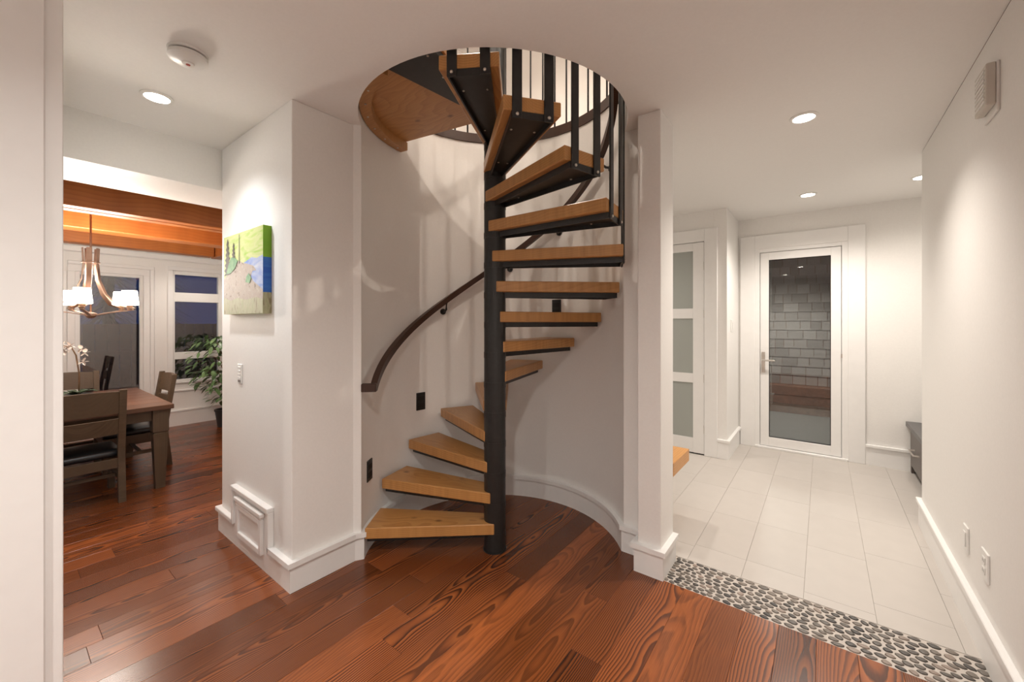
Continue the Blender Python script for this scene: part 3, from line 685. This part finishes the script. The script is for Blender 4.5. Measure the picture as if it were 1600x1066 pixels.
# door chime
ch = thing('door_chime', 'small grey slatted chime box high on the long wall', 'chime', (0.515, 2.33, 2.115), R(-90))
bm = bm_new(); b_box(bm, -0.075, 0.075, -0.008, 0, 0.0, 0.185); obj('back_plate', bm, 'plastic', ch, 0.002)
bm = bm_new(); b_box(bm, -0.07, 0.07, -0.034, -0.008, 0.03, 0.185); obj('cover', bm, 'chime', ch, 0.003)
for k in range(8):
    bm = bm_new(); b_box(bm, -0.055, 0.055, -0.037, -0.034, 0.045 + k * 0.0165, 0.052 + k * 0.0165); obj('slat', bm, 'plastic', ch)
# smoke detector
sd = thing('smoke_detector', 'round white smoke detector on the ceiling', 'smoke detector', (-2.072, 0.506, CEIL - 0.045))
bm = bm_new(); b_lathe(bm, [(0, 0.045), (0.068, 0.045), (0.068, 0.034), (0.060, 0.034)], seg=40); obj('mount', bm, 'plastic', sd, autos=30)
bm = bm_new(); b_lathe(bm, [(0.060, 0.034), (0.060, 0.028), (0.0, 0.028)], seg=40); obj('vent_gap', bm, 'grille', sd, autos=30)
bm = bm_new(); b_lathe(bm, [(0.0, 0.028), (0.066, 0.028), (0.068, 0.014), (0.05, 0.002), (0.0, 0.0)], seg=40); obj('body', bm, 'plastic', sd, autos=40)
bm = bm_new(); b_lathe(bm, [(0.0, 0.002), (0.021, 0.002), (0.02, -0.005), (0.0, -0.006)], seg=24); o = obj('test_button', bm, 'plastic', sd, autos=40)
bm = bm_new(); b_lathe(bm, [(0.0, -0.0058), (0.008, -0.0058), (0.007, -0.0075), (0, -0.0075)], seg=14); tag(obj('indicator', bm, 'red', o), 'red indicator')

# ------------------------------------------------------------------ painting
pt = thing('painting', 'unframed canvas painting of trees on a rocky shore over blue water', 'painting', (-2.61, YP, 1.385))
PXa, PXb, PHh, PD = -0.285, 0.285, 0.465, 0.042
def pmat(name, cols, sc, rough=0.6):
    m, nt, b = newmat(name); tc = N(nt, 'ShaderNodeTexCoord'); nz = N(nt, 'ShaderNodeTexNoise'); mp = N(nt, 'ShaderNodeMapping')
    mp.inputs['Scale'].default_value = (*sc,); nt.links.new(tc.outputs['Object'], mp.inputs[0]); nt.links.new(mp.outputs[0], nz.inputs['Vector'])
    nz.inputs['Scale'].default_value = 1.0; nz.inputs['Detail'].default_value = 5; nz.inputs['Distortion'].default_value = 1.0
    nt.links.new(ramp(nt, nz.outputs['Fac'], [(0.3 + 0.4 * i / (len(cols) - 1), c) for i, c in enumerate(cols)]), b.inputs['Base Color']); b.inputs['Roughness'].default_value = rough
    return m
m_sky = pmat('paint_sky', [(0.303, 0.478, 0.051), (0.528, 0.545, 0.243), (0.428, 0.528, 0.127)], (5, 5, 22))
m_skye = pmat('paint_sky_edge', [(0.160, 0.380, 0.013), (0.215, 0.428, 0.021)], (5, 5, 9))
m_wat = pmat('paint_water', [(0.108, 0.201, 0.528), (0.303, 0.364, 0.562), (0.461, 0.494, 0.579)], (6, 6, 22))
m_wate = pmat('paint_water_edge', [(0.013, 0.096, 0.478), (0.040, 0.173, 0.545)], (5, 5, 40))
m_rock = pmat('paint_rock', [(0.121, 0.079, 0.056), (0.396, 0.310, 0.243), (0.349, 0.280, 0.229), (0.478, 0.404, 0.341)], (38, 38, 38))
m_gras = pmat('paint_grass', [(0.201, 0.160, 0.084), (0.428, 0.412, 0.258), (0.318, 0.333, 0.173)], (60, 60, 14))
m_tree = pmat('paint_tree', [(0.011, 0.017, 0.009), (0.046, 0.035, 0.017)], (50, 50, 50))
m_shr = pmat('paint_shrub', [(0.040, 0.201, 0.073), (0.187, 0.364, 0.160)], (24, 24, 24))
bm = bm_new(); b_box(bm, PXa, PXb, -PD, 0, 0, PHh); cv = obj('canvas', bm, m_sky, pt)
def flat(name, poly, mat, k=0):
    bm = bm_new(); y = -PD - 0.0004 * (k + 1)
    f = bm.faces.new([bm.verts.new((PXa + u * (PXb - PXa), y, v_ * PHh)) for u, v_ in poly]); e = bmesh.ops.extrude_face_region(bm, geom=[f])
    bmesh.ops.translate(bm, vec=(0, 0.0003, 0), verts=[q for q in e['geom'] if isinstance(q, bmesh.types.BMVert)]); return obj(name, bm, mat, cv)
flat('painted_water', [(0.3, 0.2), (1, 0.2), (1, 0.665), (0.86, 0.64), (0.74, 0.665), (0.6, 0.63), (0.45, 0.6), (0.3, 0.55)], m_wat, 0)
flat('painted_rock', [(0, 0.1), (1, 0.1), (1, 0.27), (0.88, 0.33), (0.78, 0.38), (0.72, 0.44), (0.76, 0.5), (0.85, 0.5), (0.78, 0.56), (0.62, 0.6), (0.52, 0.62), (0.42, 0.66), (0.3, 0.63), (0.2, 0.56), (0.1, 0.5), (0, 0.46)], m_rock, 1)
flat('painted_grass', [(0, 0), (1, 0), (1, 0.16), (0.85, 0.19), (0.6, 0.17), (0.4, 0.2), (0.2, 0.17), (0, 0.22)], m_gras, 2)
def tree(u, w, v0, v1, k):
    n = 7; L, Rr = [], []
    for i in range(n):
        a = i / n; hw = w * (1 - a * 0.8); L += [(u - hw, v0 + (v1 - v0) * a), (u - hw * 0.45, v0 + (v1 - v0) * (a + 0.07))]; Rr += [(u + hw, v0 + (v1 - v0) * (a + 0.03)), (u + hw * 0.4, v0 + (v1 - v0) * (a + 0.1))]
    flat('painted_tree', L + [(u, v1)] + Rr[::-1], m_tree, k)
tree(0.11, 0.105, 0.5, 0.97, 3); tree(0.28, 0.075, 0.56, 0.9, 4); flat('painted_tree', [(0.425, 0.62), (0.44, 0.62), (0.437, 0.98), (0.43, 0.98)], m_tree, 5)
flat('painted_shrub', [(0.08, 0.52), (0.2, 0.52), (0.32, 0.57), (0.4, 0.66), (0.33, 0.7), (0.22, 0.72), (0.15, 0.64)], m_shr, 6)
flat('painted_shrub', [(0.6, 0.38), (0.7, 0.36), (0.74, 0.42), (0.68, 0.48), (0.62, 0.44)], m_shr, 7)
bm = bm_new(); b_box(bm, PXb, PXb + 0.0006, -PD, 0, 0.64 * PHh, PHh); obj('painted_sky_edge', bm, m_skye, cv)
bm = bm_new(); b_box(bm, PXb, PXb + 0.0006, -PD, 0, 0.24 * PHh, 0.64 * PHh); obj('painted_water_edge', bm, m_wate, cv)
bm = bm_new(); b_box(bm, PXb, PXb + 0.0006, -PD, 0, 0, 0.24 * PHh); obj('painted_rock_edge', bm, m_gras, cv)

# ------------------------------------------------------------------ hall benches
bn = thing('wooden_bench', 'pale orange timber bench slab jutting out behind the wall post', 'bench', (-1.05, 2.80, 0))
bm = bm_new(); b_box(bm, -0.08, 0.31, -0.175, 0.20, 0.366, 0.45); obj('seat_slab', bm, 'bench', bn, 0.003)
for x in (-0.06, 0.09):
    bm = bm_new(); b_box(bm, x, x + 0.06, -0.12, 0.16, 0, 0.366); obj('leg', bm, 'bench', bn, 0.003)
cb_ = thing('drawer_bench', 'dark charcoal drawer bench in the recess beside the entry door', 'cabinet', (0.91, 4.38, 0))
bm = bm_new(); b_box(bm, -0.265, 0.30, -0.63, 0.655, 0.07, 0.405); obj('body', bm, 'cabinet', cb_)
bm = bm_new(); b_box(bm, -0.315, 0.305, -0.64, 0.665, 0.405, 0.445); obj('top', bm, 'cabtop', cb_, 0.002)
bm = bm_new(); b_box(bm, -0.22, 0.30, -0.62, 0.65, 0.0, 0.07); obj('toe_kick', bm, 'dark', cb_)
for y0, y1 in ((-0.625, 0.01), (0.015, 0.60)):
    bm = bm_new(); b_box(bm, -0.29, -0.265, y0, y1, 0.075, 0.395); o = obj('drawer', bm, 'cabinet', cb_, 0.002)
    yc = (y0 + y1) / 2; bm = bm_new(); b_tube(bm, [(-0.29, yc - 0.1, 0.25), (-0.325, yc - 0.1, 0.25), (-0.325, yc + 0.1, 0.25), (-0.29, yc + 0.1, 0.25)], 0.007, 8); obj('handle', bm, 'chrome', o, autos=40)
bm = bm_new(); b_box(bm, -0.285, -0.265, 0.605, 0.66, 0.0, 0.405); obj('filler_strip', bm, 'cabinet', cb_)
# ------------------------------------------------------------------ dining windows and door (wall plane X = XWIN)
def xbox(bm, y0, y1, z0, z1, x0, x1): b_box(bm, XWIN + x0, XWIN + x1, y0, y1, z0, z1)
w1 = sroot('window_1', 'white dining window of three stacked panes', 'window')
bm = bm_new()
wy0, wy1 = 1.455, 1.985
wa, wb = wy0 + 0.022, wy1 - 0.035
for q in ((wy0, wa, 0.57, 2.0), (wb, wy1, 0.57, 2.0), (wa, wb, 1.95, 2.0), (wa, wb, 1.60, 1.72), (wa, wb, 0.855, 0.945), (wa, wb, 0.57, 0.592)): xbox(bm, *q, -0.08, -0.005)
obj('window_frame', bm, 'plastic', w1, 0.003)
bm = bm_new()
for q in ((wy0 - 0.055, wy0, 0.57, 2.0), (wy1, wy1 + 0.06, 0.57, 2.0), (wy0 - 0.055, wy1 + 0.06, 2.0, 2.05)): xbox(bm, *q, 0, 0.018)
obj('casing', bm, 'trim', w1, 0.003)
bm = bm_new(); xbox(bm, wy0 - 0.06, wy1 + 0.06, 0.545, 0.57, -0.02, 0.035); obj('window_sill', bm, 'trim', w1, 0.004)
for z0, z1 in ((1.72, 1.95), (0.945, 1.60), (0.592, 0.855)):
    bm = bm_new(); xbox(bm, wy0 + 0.022, wy1 - 0.035, z0, z1, -0.05, -0.044); obj('glass_pane', bm, 'nightglass', w1)
for n, (a, b_) in enumerate(((0.60, 1.17), (-0.62, -0.05))):
    d = sroot('door_%d' % (3 + n), ('white dining room patio door with a tall dark pane' if n == 0 else 'second patio door of the dining room'), 'door')
    bm = bm_new(); xbox(bm, a, a + 0.04, 0.02, 1.905, -0.06, -0.01); xbox(bm, b_ - 0.03, b_, 0.02, 1.905, -0.06, -0.01); xbox(bm, a + 0.04, b_ - 0.03, 0.02, 0.12, -0.06, -0.01); xbox(bm, a + 0.04, b_ - 0.03, 1.875, 1.905, -0.06, -0.01); obj('door_leaf', bm, 'trim', d, 0.003)
    bm = bm_new(); xbox(bm, a + 0.04, b_ - 0.03, 0.12, 1.875, -0.04, -0.034); obj('glass_pane', bm, 'nightglass', d)
    bm = bm_new(); xbox(bm, a - 0.06, a, 0, 1.905, 0, 0.02); xbox(bm, b_, b_ + 0.06, 0, 1.905, 0, 0.02); xbox(bm, a - 0.06, b_ + 0.06, 1.905, 1.98, 0, 0.02); obj('casing', bm, 'trim', d, 0.004)
    bm = bm_new(); xbox(bm, b_ + 0.06, b_ + 0.10, 0, 1.98, 0, 0.032); xbox(bm, a - 0.06, b_ + 0.10, 1.98, 2.02, 0, 0.032); obj('outer_moulding', bm, 'trim', d, 0.006)
pb = sroot('trim_panelling', 'cream vertical board panelling beside the patio door', 'trim')
bm = bm_new(); b_box(bm, 0, 0.015, -0.043, 0.043, 0.2, 1.9); pbm = mesh_of(bm, 'board', 'trim', 0.004)
for k in range(6): link('board', pbm, pb, (XWIN, 0.495 - k * 0.088, 0))

# ------------------------------------------------------------------ dining table
tb = thing('dining_table', 'rustic brown wooden dining table with chunky tapered legs', 'table', (-4.86, -0.03, 0))
HX, HY, TZ = 0.68, 0.96, 0.672
nb = 7
for k in range(nb):
    bm = bm_new(); wd = 2 * HX / nb; b_box(bm, -HX + k * wd + 0.001, -HX + (k + 1) * wd - 0.001, -HY + 0.0, HY, TZ - 0.035, TZ); obj('top_board', bm, 'rustic_top', tb, 0.002)
bm = bm_new()
for s in (-1, 1):
    b_box(bm, s * (HX - 0.085) - 0.012, s * (HX - 0.085) + 0.012, -HY + 0.1, HY - 0.1, TZ - 0.125, TZ - 0.035); b_box(bm, -HX + 0.1, HX - 0.1, s * (HY - 0.075) - 0.012, s * (HY - 0.075) + 0.012, TZ - 0.125, TZ - 0.035)
obj('apron', bm, 'rustic', tb, 0.002)
bm = bm_new()
prof = [(0.030, 0.0), (0.030, 0.02), (0.046, 0.415), (0.048, 0.44), (0.040, 0.446), (0.040, 0.452), (0.050, 0.458), (0.050, TZ - 0.035)]
rings = [[bm.verts.new((sx * r, sy * r, z)) for sx, sy in ((-1, -1), (1, -1), (1, 1), (-1, 1))] for r, z in prof]
for a, b_ in zip(rings, rings[1:]):
    for k in range(4): bm.faces.new((a[k], a[(k + 1) % 4], b_[(k + 1) % 4], b_[k]))
bm.faces.new(rings[0][::-1]); bm.faces.new(rings[-1]); legm = mesh_of(bm, 'leg', 'rustic')
for sx in (-1, 1):
    for sy in (-1, 1): link('leg', legm, tb, (sx * (HX - 0.085), sy * (HY - 0.075), 0))

# ------------------------------------------------------------------ dining chairs, local: back at y=0, seat towards +y
def chair(label, loc, rz):
    t = thing('dining_chair', label, 'chair', loc, rz, 'chairs round the dining table')
    W, H, D = 0.235, 0.84, 0.42
    for s in (-1, 1):
        bm = bm_new(); p = [(0.0, -0.03), (0.30, 0.0), (0.40, 0.0), (H, -0.065)]
        secs = []
        for z, y in p:
            hw, hd = 0.021, 0.019
            secs.append([bm.verts.new((s * (W - 0.02) + a * hw, y + b_ * hd, z)) for a, b_ in ((-1, -1), (1, -1), (1, 1), (-1, 1))])
        for a, b_ in zip(secs, secs[1:]):
            for k in range(4): bm.faces.new((a[k], a[(k + 1) % 4], b_[(k + 1) % 4], b_[k]))
        bm.faces.new(secs[0][::-1]); bm.faces.new(secs[-1]); obj('back_leg', bm, 'rustic', t, 0.002)
        bm = bm_new(); b_box(bm, s * (W - 0.02) - 0.02, s * (W - 0.02) + 0.02, D - 0.04, D, 0, 0.33); obj('front_leg', bm, 'rustic', t, 0.002)
        bm = bm_new(); b_box(bm, s * (W - 0.02) - 0.009, s * (W - 0.02) + 0.009, 0, D - 0.03, 0.15, 0.18); obj('stretcher', bm, 'rustic', t)
        bm = bm_new(); b_box(bm, s * (W - 0.02) - 0.012, s * (W - 0.02) + 0.012, 0.01, D - 0.03, 0.26, 0.33); obj('seat_rail', bm, 'rustic', t)
    bm = bm_new(); b_box(bm, -W + 0.03, W - 0.03, -0.012, 0.012, 0.255, 0.325); obj('seat_rail', bm, 'rustic', t, 0.002)
    bm = bm_new(); b_box(bm, -W + 0.03, W - 0.03, D - 0.03, D - 0.01, 0.26, 0.33); obj('seat_rail', bm, 'rustic', t, 0.002)
    bm = bm_new(); b_box(bm, -W + 0.03, W - 0.03, 0.16, 0.178, 0.15, 0.175); obj('stretcher', bm, 'rustic', t, 0.001)
    for z0, z1, nm in ((0.665, 0.825, 'top_rail'), (0.51, 0.625, 'back_slat')):
        bm = bm_new(); n = 10; secs = []
        for k in range(n + 1):
            u = -1 + 2 * k / n; x = u * (W - 0.02); dy = -0.03 * (1 - u * u)
            f0, f1 = [(-0.065 * (z - 0.40) / (H - 0.40)) for z in (z0, z1)]
            zz = 0.012 * (1 - u * u) if nm == 'top_rail' else 0
            secs.append([bm.verts.new((x, f0 + dy - 0.009, z0)), bm.verts.new((x, f0 + dy + 0.009, z0)), bm.verts.new((x, f1 + dy + 0.009, z1 + zz)), bm.verts.new((x, f1 + dy - 0.009, z1 + zz))])
        for a, b_ in zip(secs, secs[1:]):
            for k in range(4): bm.faces.new((a[k], a[(k + 1) % 4], b_[(k + 1) % 4], b_[k]))
        bm.faces.new(secs[0]); bm.faces.new(secs[-1][::-1]); obj(nm, bm, 'rustic', t)
    bm = bm_new(); pr = [(0.0, 0.33), (0.93, 0.33), (1.0, 0.345), (1.0, 0.362), (0.94, 0.378), (0.5, 0.388), (0.0, 0.39)]
    n = 28; rings = []
    def sq(k): 
        a = 2 * math.pi * k / n; c_, s_ = math.cos(a), math.sin(a); e = 0.22
        return (math.copysign(abs(c_) ** e, c_) * (W - 0.005), math.copysign(abs(s_) ** e, s_) * 0.20)
    for r, z in pr:
        rings.append([bm.verts.new((sq(k)[0] * r, 0.222 + sq(k)[1] * r, z)) for k in range(n)] if r else [bm.verts.new((0, 0.222, z))])
    for a, b_ in zip(rings, rings[1:]):
        for k in range(n):
            k2 = (k + 1) % n
            if len(a) == 1: bm.faces.new((a[0], b_[k2], b_[k]))
            elif len(b_) == 1: bm.faces.new((a[k], a[k2], b_[0]))
            else: bm.faces.new((a[k], a[k2], b_[k2], b_[k]))
    obj('seat_cushion', bm, 'leather', t, smooth=True)
    return t
chair('wooden dining chair with its back to the hall, black leather seat', (-4.165, 0.40, 0), R(90))
chair('wooden dining chair at the end of the table towards the leafy plant', (-5.09, 1.02, 0), R(180))
chair('wooden dining chair across the table by the patio door', (-5.85, 0.47, 0), R(-90))

# ------------------------------------------------------------------ chandelier
CX_, CY_ = -4.45, 0.487
cz = 1.385
cd = thing('chandelier', 'bronze chandelier with curved arms and glowing glass shades', 'chandelier', (CX_, CY_, cz))
bm = bm_new(); b_tube(bm, [(0, 0, 0.0), (0, 0, 1.075)], 0.006, 10); obj('rod', bm, 'bronze', cd, smooth=True)
bm = bm_new(); b_lathe(bm, [(0, 1.085), (0.06, 1.085), (0.06, 1.07), (0.0, 1.06)], seg=24); obj('ceiling_canopy', bm, 'bronze', cd, autos=40)
bm = bm_new(); b_lathe(bm, [(0, -0.02), (0.02, -0.015), (0.035, 0.0), (0.035, 0.02), (0.012, 0.03), (0, 0.03)], seg=20); obj('hub', bm, 'bronze', cd, autos=40)
bm = bm_new(); b_lathe(bm, [(0.045, 0.405), (0.052, 0.405), (0.052, 0.415), (0.045, 0.415), (0.045, 0.405)], seg=24); obj('collar', bm, 'bronze', cd, autos=40)
def strap(bm, pts, wd, th, ang):
    secs = []; side = Vector((-math.sin(ang), math.cos(ang), 0)); dr = Vector((math.cos(ang), math.sin(ang), 0))
    P3 = [dr * r + Vector((0, 0, z)) for r, z in pts]
    for i, p in enumerate(P3):
        t = (P3[min(i + 1, len(P3) - 1)] - P3[max(i - 1, 0)]).normalized(); nrm = t.cross(side)
        secs.append([bm.verts.new(p + side * a * wd / 2 + nrm * b_ * th / 2) for a, b_ in ((-1, -1), (1, -1), (1, 1), (-1, 1))])
    for s, t in zip(secs, secs[1:]):
        for k in range(4): bm.faces.new((s[k], s[(k + 1) % 4], t[(k + 1) % 4], t[k]))
    bm.faces.new(secs[0]); bm.faces.new(secs[-1][::-1])
RS = 0.24
for k in range(5):
    a = R(37.5 + 18 + 72 * k)
    bm = bm_new(); strap(bm, [(0.045, 0.52), (0.04, 0.40), (0.05, 0.28), (0.09, 0.17), (0.15, 0.09), (RS + 0.03, 0.06)], 0.03, 0.007, a); obj('arm', bm, 'bronze', cd, autos=40)
    bm = bm_new(); strap(bm, [(0.03, 0.005), (0.12, 0.025), (RS + 0.03, 0.05)], 0.02, 0.006, a); obj('lower_arm', bm, 'bronze', cd, autos=40)
    px, py = RS * math.cos(a), RS * math.sin(a)
    bm = bm_new(); b_lathe(bm, [(0, 0.04), (0.012, 0.04), (0.02, 0.08), (0.03, 0.085), (0.0, 0.085)], (px, py), 16); obj('cup', bm, 'bronze', cd, autos=40)
    bm = bm_new(); b_lathe(bm, [(0.045, 0.085), (0.055, 0.09), (0.045, 0.20), (0.042, 0.20), (0.052, 0.092), (0.0, 0.087)], (px, py), 20); obj('shade', bm, 'shade', cd, autos=40)
L = bpy.data.lights.new('lamp', 'POINT'); L.energy = P_DIN; L.color = WARM; L.shadow_soft_size = 0.25
lo_ = bpy.data.objects.new('lamp', L); COL.objects.link(lo_); lo_.parent = cd; lo_.location = (0, 0, 0.32)

# ------------------------------------------------------------------ orchid on the table
orc = thing('orchid', 'white potted orchid standing on the dining table', 'orchid', (-4.72, 0.43, TZ))
bm = bm_new(); b_box(bm, -0.06, 0.06, -0.10, 0.10, 0, 0.09); obj('planter', bm, 'pot', orc, 0.004)
def leafm(bm, base, dirv, L, wd, droop, n=6):
    base = Vector(base); d = Vector(dirv).normalized(); side = d.cross(Vector((0, 0, 1))).normalized(); prev = None
    for i in range(n + 1):
        u = i / n; c = base + d * L * u + Vector((0, 0, -droop * u * u)); hw = wd * math.sin(math.pi * min(0.98, 0.08 + 0.9 * u)) 
        cur = [bm.verts.new(c - side * hw + Vector((0, 0, 0.15 * hw))), bm.verts.new(c), bm.verts.new(c + side * hw + Vector((0, 0, 0.15 * hw)))]
        if prev:
            for k in range(2): bm.faces.new((prev[k], prev[k + 1], cur[k + 1], cur[k]))
        prev = cur
for k in range(8):
    bm = bm_new(); a = k * 2.4; leafm(bm, (0, 0.02 * math.sin(a), 0.085), (math.cos(a), math.sin(a), 0.75), random.uniform(0.13, 0.19), 0.026, 0.07); obj('leaf', bm, 'oleaf', orc, smooth=True)
bm = bm_new(); sp = [(0, 0.02, 0.08), (0, 0.022, 0.25), (0, 0.005, 0.40), (0, -0.02, 0.465), (0, -0.06, 0.475), (0, -0.10, 0.45)]; b_tube(bm, sp, 0.005, 6); obj('stem', bm, 'stem', orc, smooth=True)
for k, (y, z) in enumerate(((-0.10, 0.45), (-0.07, 0.49), (-0.03, 0.48), (0.03, 0.45), (0.05, 0.42), (0.04, 0.35), (-0.06, 0.44))):
    bm = bm_new()
    for j in range(5):
        a = j * 2 * math.pi / 5 + k; leafm(bm, (0, 0, 0), (0.25, math.cos(a), math.sin(a)), 0.036, 0.017, 0.0, 4)
    obj('flower', bm, 'petal', orc, smooth=True, loc=(0.015 + 0.01 * (k % 3), y, z))

# ------------------------------------------------------------------ leafy plant in the corner
fi = thing('potted_ficus', 'tall leafy green ficus in a dark pot by the window', 'potted plant', (-6.10, 1.875, 0))
bm = bm_new(); b_lathe(bm, [(0, 0), (0.085, 0), (0.11, 0.20), (0.118, 0.20), (0.118, 0.22), (0.10, 0.22), (0.098, 0.19), (0, 0.19)], seg=24); obj('pot', bm, 'pot', fi, autos=40)
bm = bm_new(); b_tube(bm, [(0, 0, 0.18), (0.01, -0.02, 0.45), (-0.01, 0.0, 0.75), (0.01, -0.02, 1.0)], [0.018, 0.015, 0.012, 0.007], 8)
for k in range(14):
    a = k * 2.4; z = 0.55 + 0.035 * k; b_tube(bm, [(0, -0.01, z), (0.12 * math.cos(a), 0.12 * math.sin(a), z + 0.10), (0.24 * math.cos(a), 0.24 * math.sin(a), z + 0.09)], [0.006, 0.004, 0.002], 5)
obj('trunk', bm, 'stem', fi, smooth=True)
bm = bm_new(); rr2 = random.Random(5)
for k in range(560):
    z = rr2.uniform(0.30, 1.17); lim = 0.37 * math.sqrt(max(0.05, 1 - ((z - 0.82) / 0.50) ** 2))
    if z < 0.5: lim = 0.17
    a = rr2.uniform(0, 6.283); r_ = lim * math.sqrt(rr2.uniform(0.05, 1))
    if z < 0.5 and rr2.random() < 0.6: continue
    leafm(bm, (r_ * math.cos(a) * 0.8, r_ * math.sin(a), z), (math.cos(a + rr2.uniform(-0.8, 0.8)), math.sin(a + rr2.uniform(-0.8, 0.8)), rr2.uniform(-0.9, 0.2)), rr2.uniform(0.075, 0.12), rr2.uniform(0.017, 0.025), 0.02, 3)
o = obj('foliage', bm, 'fleaf', fi, smooth=True); o['kind'] = 'stuff'

# ------------------------------------------------------------------ outside the entry door
YO = 7.75
struct(box('floor_patio', -3.5, 3.5, DW + 0.12, YO + 0.2, -0.16, -0.06, 'patio'), 'grey concrete patio outside the entry door', 'floor')
so = struct(box('ceiling_soffit', -3.5, 3.5, DW + 0.12, YO + 0.1, 2.36, 2.42, 'soffit'), 'brown wooden porch ceiling outside the entry door', 'ceiling')
sw = struct(box('wall_shingle', -3.5, 3.5, YO, YO + 0.1, -0.06, 2.36, 'cedar'), 'grey shingle wall outside the entry door', 'wall')
smesh = []
for k in range(6):
    wd = 0.115 + 0.017 * k; bm = bm_new(); vs = b_box(bm, 0.004, wd - 0.004, -0.022, 0, 0, 0.165)
    for v_ in vs:
        if v_.co.z > 0.1: v_.co.y *= 0.25
    smesh.append((wd, mesh_of(bm, 'shingle', 'shingle')))
for row in range(14):
    z = 0.36 + row * 0.142; x = -2.35 - random.random() * 0.15
    while x < 0.35:
        wd, me = random.choice(smesh); link('shingle', me, sw, (x, YO - 0.002, z)); x += wd
stp = thing('porch_step', 'low brown cedar ledge along the shingle wall', 'ledge', (-1.2, YO - 0.15, -0.06))
for k in range(3):
    bm = bm_new(); b_box(bm, -1.6, 1.6, -0.10 - 0.012 * (k == 2), 0.13, 0.14 * k, 0.14 * k + 0.135); obj('plank', bm, 'cedar', stp, 0.004)
pst = thing('porch_post', 'square grey porch post outside the entry door', 'post', (-1.55, 6.6, -0.06))
bm = bm_new(); b_box(bm, -0.07, 0.07, -0.07, 0.07, 0, 2.42); obj('shaft', bm, 'post', pst, 0.005)
bm = bm_new(); b_box(bm, -0.09, 0.09, -0.09, 0.09, 0, 0.12); obj('base', bm, 'post', pst, 0.005)
downlight(-0.55, 6.6, 2.36, 'lit downlight under the porch ceiling', 85, NEUT, 0.04, group='porch downlights')

# ------------------------------------------------------------------ outside the dining windows
struct(box('ground_deck', -17, XWIN - 0.14, -4, 6, -0.25, -0.12, 'cedar'), 'dark deck outside the dining room', 'ground')
rl = thing('deck_railing', 'dark deck railing outside the dining room windows', 'railing', (-8.6, 1.0, -0.12))
for y in (-3, -1.5, 0.0, 1.5, 3.0):
    bm = bm_new(); b_box(bm, -0.03, 0.03, y - 0.03, y + 0.03, 0, 1.0); obj('post', bm, 'cedar', rl)
for z in (0.3, 0.95):
    bm = bm_new(); b_box(bm, -0.025, 0.025, -3.2, 3.2, z, z + 0.05); obj('rail', bm, 'cedar', rl)
for k, (x, y, hgt, rad) in enumerate(((-11.0, -1.0, 5.8, 1.0), (-11.4, 1.5, 6.2, 1.05), (-11.1, 4.0, 5.2, 1.0), (-14.2, 0.2, 6.0, 1.15), (-14.4, 2.9, 7.0, 1.15))):
    t = thing('conifer', 'dark ' + ('slim', 'tall', 'short', 'broad', 'tallest')[k] + ' conifer in the night garden beyond the deck railing', 'tree', (x, y, -0.25), 0, 'night conifers')
    bm = bm_new(); b_tube(bm, [(0, 0, 0), (0, 0, hgt)], [0.12, 0.02], 8); obj('trunk', bm, 'conifer', t)
    bm = bm_new(); rr3 = random.Random(k)
    for j in range(1700):
        u = rr3.random() ** 0.8; z = 0.6 + (hgt - 0.6) * u; a = rr3.uniform(0, 6.283); L = rad * (1 - u) * rr3.uniform(0.5, 1.0) + 0.1
        leafm(bm, (0, 0, z), (math.cos(a), math.sin(a), -0.25), L, 0.013, 0.2 * L, 3)
    o = obj('branches', bm, 'conifer', t); o['kind'] = 'stuff'

fn = thing('garden_fence', 'dark board fence in the night garden behind the deck railing', 'fence', (-9.8, 1.0, -0.12))
bm = bm_new(); b_box(bm, -0.012, 0.012, -0.072, 0.072, 0, 1.42); fbm = mesh_of(bm, 'board', 'cedar', 0.003)
for k in range(44): link('board', fbm, fn, (0, -3.3 + 0.152 * k, 0))
for z in (0.25, 1.15):
    bm = bm_new(); b_box(bm, -0.05, -0.012, -3.4, 3.4, z, z + 0.09); obj('rail', bm, 'cedar', fn)
